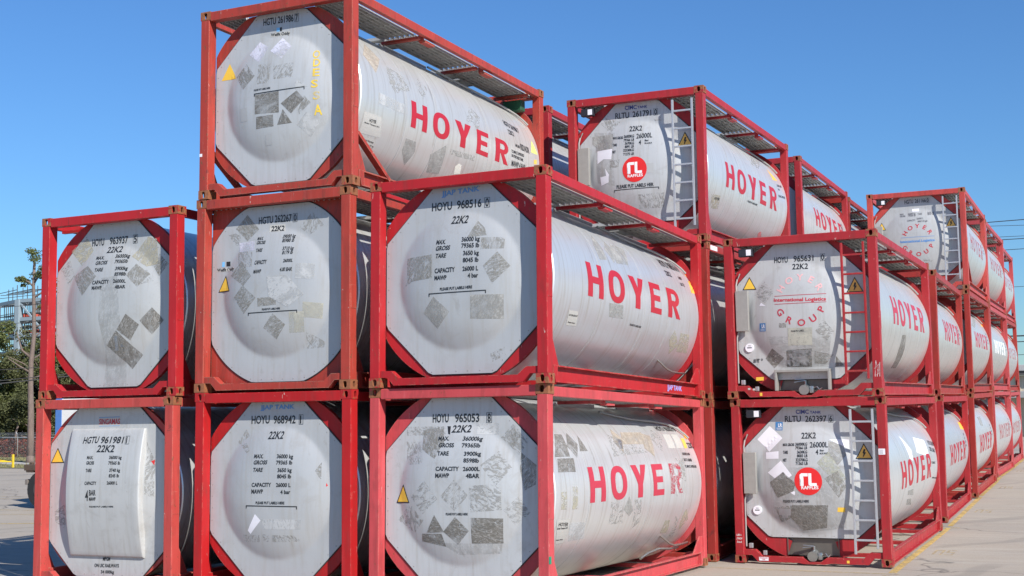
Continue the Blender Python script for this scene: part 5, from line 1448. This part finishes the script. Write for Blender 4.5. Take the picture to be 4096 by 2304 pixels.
# ------------------------------------------------------------ the containers
FIT = {
'A1':(-0.000,0.002,0.0231,0.0060,-0.0108,0.0007),'A2':(0.026,0.022,0.0231,0.0060,-0.0108,0.0007),
'B1':(2.793,-0.013,0.0695,0.0030,-0.0142,-0.0080),'B2':(2.771,-0.006,0.0695,0.0030,-0.0142,-0.0080),'B3':(2.807,-0.018,0.0695,0.0030,-0.0142,-0.0080),
'C1':(5.448,0.000,0.0843,0.0058,-0.0316,-0.0135),'C2':(5.483,-0.066,0.0843,0.0058,-0.0316,-0.0135),
'b1':(2.50,7.075,-.09,0,.003,0),'b2':(2.51,7.07,-.09,0,.003,0),'b3':(2.521,7.075,-0.02,0,0,0),
'c1':(5.481,6.670,-0.1055,-0.0040,0.0100,-0.0038),'c2':(5.467,6.671,-0.1055,-0.0040,0.0100,-0.0038),'c3':(5.480,6.648,-0.1055,-0.0040,0.0100,-0.0038),
'd1':(8.235,6.641,-0.1090,0.0045,0.0011,-0.0045),'d2':(8.212,6.598,-0.1090,0.0045,0.0011,-0.0045),
'e1':(8.196,14.035,-0.0642,-0.0052,0.0010,0.0181),'e2':(8.149,14.029,-0.0642,-0.0052,0.0010,0.0181),
'f1':(8.211,20.436,-0.0219,0.0018,0.0078,0.0059),'f2':(8.227,20.437,-0.0219,0.0018,0.0078,0.0059),'f3':(8.237,20.443,-0.0219,0.0018,0.0078,0.0059),
'g1':(8.118,27.679,0.0604,0.0022,0.0022,-0.0088),'g2':(8.117,27.679,0.0604,0.0022,0.0022,-0.0088),'g3':(8.121,27.679,0.0604,0.0022,0.0022,-0.0088),
'h1':(8.078,34.103,0.0323,0.0058,0.0080,0),'h2':(8.078,34.103,0.0323,0.0058,0.0080,0),'h3':(8.073,34.102,0.0323,0.0058,0.0080,0),
'p1':(5.42,14.42,0.0,.003,.0091,.0145),'p2':(5.42,14.42,0.0,.003,.0091,.0145),'p3':(5.420,14.422,0.0311,0.0030,0.0091,0.0145),
'q1':(5.312,20.643,-.03,0,0,0),'q2':(5.312,20.643,-.03,0,0,0),'q3':(5.312,20.643,-.0,0,0,0)}
HI = (-.143, .30); LO = (-.215, .22)
def cont(key, label, **k): return container(key, FIT[key], int(key[1]), label, **k)
cont('A1', label='faded salmon container HGTU 961981 with bulging white cover box, bottom left of the front row', paintname='salmon', panel='box', tint=3, walk=None, letter=None, casting_rust=.75)
cont('A2', label='red container HOYU 963937 with four dark placard patches, on top of the leftmost stack', paintname='crimson', tint=1, walk='left', letter='rs', casting_rust=.6)
cont('B1', label='bright red container HOYU 968942, at the bottom of the second stack from the left', paintname='scarlet', tint=2, letter='rs', casting_rust=.1)
cont('B2', label='brick red container HGTU 262267 with rounded end panel, middle of the three high front stack', paintname='brick', panel='round', tint=2, letter='rs', casting_rust=.85)
cont('B3', label='orange red container HGTU 261986 with ODESSA crayoned in yellow, topmost in the front row', paintname='brick', tint=0, stint=1, letter='rs', band=(-.225, .15), dyl=.245, lsx=.853, casting_rust=.8, brace=True, ys=(1.42, 2.3, 3.97))
cont('C1', label='pinkish red container HOYU 965053 with peeling HOYER lettering, bottom right of the front row', paintname='rose', tint=0, letter='rf', casting_rust=.8, ys=(1.3, 3.55, 5.1))
cont('C2', label='clean red container HOYU 968516, upper one of the right hand front stack', paintname='crimson', tint=2, stint=2, letter='rs', casting_rust=.45, ys=(1.79, 3.42, 4.45))
cont('b1', label='red container hidden at the bottom of the stack behind HGTU 262267', paintname='carmine', detail=0)
cont('b2', label='red container in the middle of the stack behind HGTU 262267', paintname='carmine', detail=0)
cont('b3', label='red container whose post shows right behind the back post of the topmost front container', paintname='carmine', detail=1)
cont('c1', label='dark red container behind HOYU 965053, only its right post seen beside the black gap', paintname='oxide', detail=1)
cont('c2', label='rust streaked container behind HOYU 968516, its tank seen in the dark gap under RLTU 261791', paintname='oxide', detail=1, casting_rust=.8)
cont('c3', label='red container RLTU 261791 with round RAFFLES emblem and aluminium ladder, high in the second row', paintname='carmine', panel='cut', tint=0, rear=True, ladder='alu', band=(-.205, .24), dyl=.04, domeh=.15, ys=(1.6, 2.4, 3.6))
cont('d1', label='red container RLTU 262397 with round RAFFLES emblem standing on the ground by the yellow line', paintname='carmine', panel='cut', tint=0, rear=True, ladder='alu', band=(-.21, .237), dyl=.15, domeh=.15, ys=(1.8, 2.9, 4.2), casting_rust=.7, lsx=.965)
cont('d2', label='red container HOYU 965631 with HOYER GROUP circle and a red ladder', paintname='carmine', panel='mid', tint=3, stint=1, rear=True, ladder='red', band=(-.10, .37), dyl=.2, letter='rf', domeh=.15, casting_rust=.75)
cont('e1', label='red container on the ground directly behind RLTU 262397', paintname='carmine', detail=1, band=(-.208, .23), dyl=.15, stint=2)
cont('e2', label='red container directly behind HOYU 965631, upper one of its two high stack', paintname='oxide', detail=1, letter='rf', band=(-.09, .37), dyl=.4, stint=1, lsx=.94)
cont('f1', label='worn dark red container on the ground under HGTU 261166', paintname='oxide', detail=1, letter='rs', band=(-.27, .2), dyl=.2, casting_rust=.8)
cont('f2', label='middle container of the stack topped by HGTU 261166', paintname='oxide', detail=1, letter='rf', band=(-.10, .31), dyl=.12, stint=1, casting_rust=.8)
cont('f3', label='red container HGTU 261166 with HOYER GROUP circle and blue words, three high at the right', paintname='salmon', panel='cut', tint=1, rear=True, ladder='alu', letter='ry', band=(-.14, .28), dyl=-.1, domeh=.14, casting_rust=.8, brace=True)
cont('g1', label='red container on the ground, second from the far end of the right hand line', paintname='pinkish', detail=1, letter='ry', band=(-.2, .25), dyl=.2)
cont('g2', label='cream tank in red frame with white worn letters, middle tier near the far end', paintname='pinkish', detail=1, letter='rw', stint=1, band=(-.12, .30))
cont('g3', label='top tier container just behind HGTU 261166 with faded pink lettering', paintname='pinkish', detail=1, letter='ry', stint=1, band=(-.1, .3))
cont('h1', label='last container of the right hand line, standing on the ground', paintname='pinkish', detail=1, letter='ry', band=(-.2, .2))
cont('h2', label='last container of the right hand line, middle tier', paintname='oxide', detail=1, letter='ry', band=(-.1, .3))
cont('h3', label='last container of the right hand line, top tier against the sky', paintname='pinkish', detail=1, letter='ry', band=(-.1, .3))
cont('p1', label='container at the bottom of the stack behind the one topped by RLTU 261791', paintname='carmine', detail=0)
cont('p2', label='container in the middle of the stack behind the one topped by RLTU 261791', paintname='carmine', detail=0)
cont('p3', label='red container directly behind RLTU 261791, its HOYER letters cut off by the container in front', paintname='carmine', detail=1, stint=0, band=(-.06, .37), dyl=.35)
cont('q1', label='container at the bottom of the third stack behind HOYU 968516', paintname='oxide', detail=0)
cont('q2', label='container in the middle of the third stack behind HOYU 968516', paintname='oxide', detail=0)
cont('q3', label='top container left of HGTU 261166, only its roof walkway and rail showing', paintname='oxide', detail=1)

# ------------------------------------------------------------ chassis trailer with a white box at the left
TY = plain('tyre_rubber', (.02, .02, .022), .85)
tr = tag(empty('chassis_trailer', (-12.66, 12.30, gz(12.3))), 'black wheeled container chassis with rusty end bolster behind the leftmost stack', 'trailer')
CHM = paint('chassis_paint', (.10, .07, .05), .6)
obj('chassis_beam', B((.3, .55, .86, 11.5, .67, 1.10), (.3, 1.75, .86, 11.5, 1.87, 1.10), (2, .67, .95, 2.15, 1.75, 1.05), (6, .67, .95, 6.15, 1.75, 1.05), (10, .67, .95, 10.15, 1.75, 1.05)), CHM, tr)
obj('bolster', B((0.15, -.02, .95, .42, 2.42, 1.12), (.1, -.04, 1.0, .5, .25, 1.16), (.1, 2.2, 1.0, .5, 2.44, 1.16), (.2, .05, 1.16, .3, .15, 1.22), (.2, .3, .75, .28, .36, .95), bev=.012), CHM, tr)
obj('bumper', B((.0, .1, .62, .1, 2.3, .76), (.02, .3, .45, .1, .42, .62), bev=.01), plain('old_steel', (.2, .17, .15), .7), tr)
for x in (.66, 1.95):
    for y in (.02, .32, 1.83, 2.13):
        bm = bmesh.new(); tube(bm, [(x, y, .5), (x, y + .03, .5), (x, y + .22, .5), (x, y + .25, .5)], .49, 28)
        w = obj('wheel', bm, TY, tr, True, .6)
        bm = bmesh.new(); tube(bm, [(x, y - .012, .5), (x, y + .262, .5)], .27, 20); obj('rim', bm, plain('dark_rim', (.06, .05, .05), .6), w, True, .6)
fc = tag(empty('box_body', (-11.75, 12.55, gz(12.6) + 1.13)), 'white box body with blue front edge seen through the corner of the leftmost stack', 'box')
obj('box_shell', B((0, 0, 0, 9.8, 2.4, 1.75), bev=.02), plain('white_box_paint', (.78, .76, .72), .5), fc)
obj('corner_trim', B((-.012, -.012, 0, .20, .06, 1.76), bev=.005), plain('blue_trim', (.08, .2, .5), .5), fc)

# ------------------------------------------------------------ fence, gate, trees, plant, wires at the left
FY = 37.3
fence = tag(empty('chain_link_fence', (-60, FY, gz(FY))), 'long chain link fence with top rail and barbed wire before the trees', 'fence')
GALV = plain('galvanised_tube', (.5, .51, .52), .4, .5)
bm = bmesh.new(); tube(bm, [(0, 0, 1.06), (50, 0, 1.06)], .028, 8); obj('top_rail', bm, GALV, fence, True)
for k in range(17):
    bm = bmesh.new(); tube(bm, [(k*3.1, 0, 0), (k*3.1, 0, 1.12), (k*3.1, -.12, 1.36)], .026, 8); obj('fence_post', bm, GALV, fence, True)
for k in range(3):
    bm = bmesh.new(); tube(bm, [(0, -.03 - .04*k, 1.14 + .08*k), (50, -.03 - .04*k, 1.14 + .08*k)], .009, 5)
    for j in range(160): beam(bm, (j*.3 + .1, -.03 - .04*k, 1.11 + .08*k), (j*.3 + .14, -.03 - .04*k, 1.17 + .08*k), .008)
    obj('barbed_wire', bm, GALV, fence)
bm = bmesh.new()
for k in range(0, 600):
    x = k * .083
    if 10 < x < 46: beam(bm, (x, .02, .02), (x + 1.0, .02, 1.04), .003); beam(bm, (x + 1.0, .03, .02), (x, .03, 1.04), .003)
obj('fence_mesh', bm, GALV, fence)
def leaf_mat(name, a, b):
    def f():
        m, t, p = new_mat(name); c = geoco(t)
        k = mixc(t, nnoise(t, c, 2.2, 5, .7), a, b); t.links.new(k, p.inputs['Base Color']); p.inputs['Roughness'].default_value = .7
        tr_ = t.nodes.new('ShaderNodeBsdfTranslucent'); t.links.new(k, tr_.inputs[0]); mx = t.nodes.new('ShaderNodeMixShader'); mx.inputs[0].default_value = .25
        t.links.new(p.outputs[0], mx.inputs[1]); t.links.new(tr_.outputs[0], mx.inputs[2]); t.links.new(mx.outputs[0], t.nodes['Material Output'].inputs[0])
        return m
    return cached(('mat', name), f)
def leaves(bm, rnd, cen, r, n, size, sq=.75):
    for _ in range(n):
        while True:
            v = Vector((rnd.uniform(-1, 1), rnd.uniform(-1, 1), rnd.uniform(-1, 1)))
            if v.length < 1: break
        v = v * (r * (.55 + .45 * v.length)); v.z *= sq; p = Vector(cen) + v
        d = Vector((rnd.gauss(0, 1), rnd.gauss(0, 1), rnd.gauss(0, .7))).normalized() * size * rnd.uniform(.6, 1.3)
        e = d.cross(Vector((rnd.gauss(0, 1), rnd.gauss(0, 1), rnd.gauss(0, 1)))).normalized() * size * .28
        bm.faces.new([bm.verts.new(q) for q in (p - d*.5, p + e, p + d*.5, p - e)])
def bark():
    def f():
        m, t, p = new_mat('pine_bark'); c = geoco(t)
        k = mixc(t, nnoise(t, c, 9, 6, .7, .5, (1, 1, .35)), (.10, .07, .055), (.26, .20, .17)); t.links.new(k, p.inputs['Base Color']); p.inputs['Roughness'].default_value = .95
        bump(t, p, nnoise(t, c, 12, 5, .7, .5, (1, 1, .3)), .9, .05); return m
    return cached(('mat', 'bark'), f)
def tree(name, label, x, y, h, clumps, trunk_r, lm, size, base=(0, 0), limbs=(), group='trees beyond the chain link fence', seed=1, n=420):
    rnd = random.Random(seed); t = tag(empty(name, (x, y, gz(y))), label, 'tree', group)
    bm = bmesh.new(); pts = [(rnd.uniform(-.03, .03) * min(k, 3), rnd.uniform(-.03, .03), h * k / 8) for k in range(9)]; pts[0] = (0, 0, -.05)
    tube(bm, pts, trunk_r, 10, trunk_r * .35); tube(bm, [(0, 0, -.05), (0, 0, .35)], trunk_r * 1.35, 10, trunk_r * .95)
    for a, b, c_, r0 in limbs: tube(bm, [a, b, c_], r0, 7, r0 * .3)
    for (cx, cy, cz, r) in clumps:
        z0 = min(h * .95, max(.8, cz - r)); tube(bm, [(0, 0, z0), (cx * .5, cy * .5, (z0 + cz) / 2 + .1), (cx, cy, cz)], trunk_r * .32, 6, .02)
    obj('trunk', bm, bark(), t, True)
    bm = bmesh.new()
    for (cx, cy, cz, r) in clumps:
        for _ in range(5):
            o = Vector((rnd.gauss(0, .45), rnd.gauss(0, .45), rnd.gauss(0, .35))) * r
            leaves(bm, rnd, (cx + o.x, cy + o.y, cz + o.z), r * rnd.uniform(.4, .65), n // 5, size)
    obj('crown', bm, lm, t)
    return t
PINE = leaf_mat('pine_needles', (.045, .065, .016), (.18, .20, .06)); DKG = leaf_mat('dark_leaves', (.012, .022, .009), (.05, .07, .025)); OLV = leaf_mat('olive_leaves', (.045, .06, .02), (.17, .175, .07))
tree('pine_tree', 'tall bare trunked pine with two dead limbs, in front of the fence near the stack', -33.1, 33.0, 9.6,
     [(.3, .2, 9.0, .5), (.9, .6, 8.4, .55), (.5, .5, 7.6, .4), (1.1, 1.0, 6.9, .5), (.1, -.1, 9.7, .5), (-.35, -.3, 8.7, .3)], .17, PINE, .12,
     limbs=(((-.02, 0, 4.95), (-.33, -.33, 5.35), (-.5, -.5, 6.2), .075), ((-.02, 0, 4.25), (-.4, -.4, 4.6), (-.75, -.75, 4.95), .055), ((0, 0, 5.9), (.25, .25, 6.2), (.6, .6, 6.5), .05), ((0, 0, 4.9), (.3, .3, 5.2), (.7, .7, 5.4), .05),
            ((0, 0, 4.0), (.3, .3, 4.15), (.7, .7, 4.3), .045)), group='trees before and beyond the fence', seed=3, n=420)
rnd0 = random.Random(11)
def clumps(n, w, z0, z1, r):
    return [(rnd0.uniform(-w, w), rnd0.uniform(-w, w), rnd0.uniform(z0, z1), rnd0.uniform(.7, 1.2) * r) for _ in range(n)]
tree('bushy_tree', 'rounded yellow green tree reaching the top of the steel frame at the far left', -43.2, 39.6, 6.2, clumps(28, 1.9, 1.6, 7.0, 1.0), .16, PINE, .15, seed=21, n=1300)
tree('bushy_tree', 'bushy mid green tree just left of the bare pine trunk', -40.1, 40.6, 4.9, clumps(26, 2.0, 1.2, 5.9, 1.0), .15, OLV, .14, seed=22, n=1300)
tree('bushy_tree', 'olive tree right behind the bare pine trunk', -37.5, 42.2, 6.0, clumps(26, 1.9, 1.5, 7.0, 1.0), .15, PINE, .15, seed=23, n=1300)
tree('bushy_tree', 'dark spreading tree seen through the corner opening of the leftmost stack', -34.3, 42.6, 4.6, clumps(24, 2.3, 1.0, 5.0, 1.1), .15, OLV, .15, seed=24, n=1000)
for k, (x, y, w) in enumerate(((-45, 43, 2.6), (-41.2, 44, 2.6), (-37.8, 45.5, 2.6), (-33.5, 46, 2.6), (-30, 46.5, 2.4), (-48.5, 41, 2.4))):
    tree('evergreen_tree', ('dark evergreen third from the left end of the back line', 'dark evergreen behind the mid green tree', 'dark evergreen behind the olive tree', 'dark evergreen deep behind the spreading tree', 'dark evergreen at the right end of the back line', 'dark evergreen at the left end of the back line')[k],
         x, y, 4.2, clumps(24, w, .7, 4.4, 1.15), .15, DKG, .20, seed=40 + k, n=800)
for k in range(9):
    x = -46 + k * 1.9
    tree('slim_tree', ['leaning slim trunk at the left edge behind the fence', 'slim trunk second from the left behind the fence', 'slim pale trunk left of the yellow gate post', 'slim trunk behind the yellow gate post', 'slim trunk halfway to the bare pine', 'slim trunk close left of the bare pine', 'slim trunk hidden behind the bare pine', 'slim trunk right of the bare pine', 'slim trunk behind the leftmost stack'][k],
         x, 39.2 + (k % 3) * .5, 2.6, [(rnd0.uniform(-.4, .4), 0, 2.5, .7)], .09, DKG, .2, seed=60 + k, n=160, group='slim trees behind the fence')
hb = bmesh.new(); rr = random.Random(9)
for _ in range(15000):
    x = rr.uniform(-48, -27); leaves(hb, rr, (x, 37.75 + rr.uniform(-.2, .4), .12 + rr.uniform(0, .86)), .12, 1, .11)
hd = tag(obj('hedge', hb, leaf_mat('russet_leaves', (.13, .025, .015), (.34, .085, .05))), 'low russet red hedge growing along the back of the fence', 'hedge')
gt = tag(empty('swing_gate', (-29.77, 28.68, gz(28.7))), 'yellow barrier gate with triangular arm and post before the fence', 'gate')
YP_ = plain('gate_yellow', (.72, .50, .03), .5)
obj('gate_post', B((-.04, -.04, -.02, .04, .04, .58), bev=.01), YP_, gt)
bm = bmesh.new(); tube(bm, [(-.05, -.05, .26), (-1.9, -1.75, .36)], .026, 7); tube(bm, [(-.1, -.1, .27), (-1.9, -1.75, .72)], .022, 7); tube(bm, [(-.9, -.84, .31), (-1.0, -.93, .5)], .015, 6); tube(bm, [(-1.5, -1.4, .34), (-1.2, -1.1, .54)], .015, 6)
obj('gate_arm', bm, YP_, gt, True)
# process structure of pale steel behind the trees
ps = tag(empty('steel_structure', (-71.84, 70.04, 0)), 'tall pale steel process structure with red scaffold nets rising over the trees', 'structure')
PS = plain('pale_blue_steel', (.28, .34, .38), .5); RD = plain('red_netting', (.50, .085, .05), .7); SCF = plain('scaffold_tube', (.13, .12, .11), .6, .3)
ex, ey = Vector((.60, -.02, 0)).normalized(), Vector((-.88, .42, 0)).normalized()
def q(a, b, z): v = ex * a + ey * b; return (v.x, v.y, z)
for a, b in ((0, 0), (6, 0), (0, 7), (6, 7)):
    bm = bmesh.new(); beam(bm, q(a, b, 0), q(a, b, 12.1), .46, .46); obj('column', bm, PS, ps)
for z in (12.0, 10.4, 9.0, 7.6, 6.2, 4.7, 3.2):
    for (a0, b0, a1, b1) in ((1.5, 0, 1.5, 7), (4.5, 0, 4.5, 7), (0, 0, 6, 0), (0, 0, 0, 7), (6, 0, 6, 7), (0, 7, 6, 7), (3, 0, 3, 7), (0, 3.5, 6, 3.5)):
        bm = bmesh.new(); beam(bm, q(a0, b0, z), q(a1, b1, z), .16, .30); obj('floor_beam', bm, PS, ps)
for (a0, z0, a1, z1) in ((.2, 11.8, 3, 9.2), (3, 9.2, 5.8, 11.8), (.2, 6.4, 3, 8.8), (3, 6.4, .2, 8.8)):
    bm = bmesh.new(); beam(bm, q(a0, 0, z0), q(a1, 0, z1), .14, .14); obj('cross_brace', bm, PS, ps)
rq = random.Random(4)
for z in (10.6, 9.3, 7.7, 6.6, 4.9):
    for k in range(7):
        a0 = rq.uniform(.3, 4.5); b0 = rq.uniform(.5, 5.5); bm = bmesh.new()
        beam(bm, q(a0, b0, z), q(a0 + rq.uniform(.9, 1.6), b0 + rq.uniform(-.3, 1.2), z + rq.uniform(-.1, .1)), .06, rq.uniform(.35, .6)); obj('safety_net', bm, RD, ps)
sc = bmesh.new()
for i in range(7):
    for j in range(5):
        beam(sc, q(i, j * 1.6 + .4, 3), q(i, j * 1.6 + .4, 11.8 + (1.6 if (i + j) % 3 == 0 else 0)), .05)
for z in (4, 5.5, 7.1, 8.2, 9.8, 10.9, 12.9):
    for j in range(5): beam(sc, q(0 if z < 12 else 1, j * 1.6 + .4, z), q(6 if z < 12 else 4, j * 1.6 + .4, z), .05)
    for i in range(0, 7, 2): beam(sc, q(i, .4, z + .1), q(i, 6.8, z + .1), .05)
obj('scaffolding', sc, SCF, ps)
obj('deck', B((-.5, .3, 8.95, 5.5, 1.6, 9.0)), SCF, ps)
WM = plain('wire_black', (.03, .03, .03), .6)
def wire(a, b, k0, k1, r, label, sag=0.0, group='power lines'):
    a = Vector(a); b = Vector(b); d = b - a; p0 = a - d * k0; p1 = b + d * k1; bm = bmesh.new()
    pts = []
    for i in range(25):
        t = i / 24; p = p0.lerp(p1, t); p.z -= 4 * sag * t * (1 - t); pts.append(p)
    tube(bm, pts, r, 5); tag(obj('power_line', bm, WM, None, True), label, 'power line', group)
wire((-25.89, 24.06, 6.90), (-24.85, 25.11, 7.10), 14, 5, .012, 'highest wire crossing the sky at the left edge')
wire((-25.88, 24.06, 6.54), (-24.85, 25.12, 6.71), 14, 5, .010, 'thin wire crossing just under the steel beam')
wire((-25.87, 24.07, 5.87), (-24.85, 25.12, 6.03), 14, 5, .010, 'thin wire crossing the middle of the steel frame')
wire((-22.24, 20.64, 3.95), (-21.33, 21.56, 4.03), 14, 5, .012, 'thin wire above the thick pair of cables')
wire((-22.23, 20.64, 3.56), (-21.32, 21.57, 3.69), 14, 5, .014, 'upper cable of the thick pair before the trees')
wire((-22.23, 20.64, 3.46), (-21.32, 21.57, 3.60), 14, 5, .024, 'lower and thickest cable of the pair before the trees')
for (z0, z1, r, lb) in ((11.32, 11.36, .022, 'topmost wire in the sky at the right edge'), (11.13, 11.07, .012, 'second wire from the top at the right edge'), (10.55, 10.53, .012, 'third wire from the top at the right edge'),
                        (10.39, 10.40, .02, 'fourth wire from the top, thick, at the right edge'), (9.86, 9.88, .016, 'fifth wire from the top at the right edge'), (7.98, 7.98, .012, 'lone thin wire halfway down the right edge')):
    wire((8.3, 55.85, z0), (10.09, 55.96, z1), 24, 20, r, lb)
for (z, r, lb) in ((5.07, .03, 'thick low cable above the shed roof'), (4.82, .02, 'second low cable above the shed roof'), (4.26, .012, 'lower thin cable just over the shed roof')):
    wire((10.16, 45.95, z), (10.40, 45.96, z), 60, 80, r, lb)
# shed at the right
sd = tag(empty('warehouse', (8.0, 71, .05)), 'beige corrugated shed with grey roof edge far behind the right hand line', 'building')
bm = bmesh.new()
for k in range(130): box(bm, k * .3, .0 if k % 2 else .05, 0, k * .3 + .3, 8, 3.72)
obj('wall', bm, plain('beige_cladding', (.52, .46, .36), .7), sd)
obj('roof', B((-.5, -.6, 3.98, 39.5, 9, 4.35), bev=.03), plain('roof_sheet', (.40, .39, .38), .6), sd)
obj('fascia', B((-.45, -.5, 3.722, 39.4, -.40, 3.978)), plain('dark_fascia', (.07, .065, .06), .7), sd)
obj('canopy', B((-.4, -1.6, 2.35, 39, -.02, 2.75), bev=.03), plain('grey_canopy', (.32, .32, .31), .6), sd)
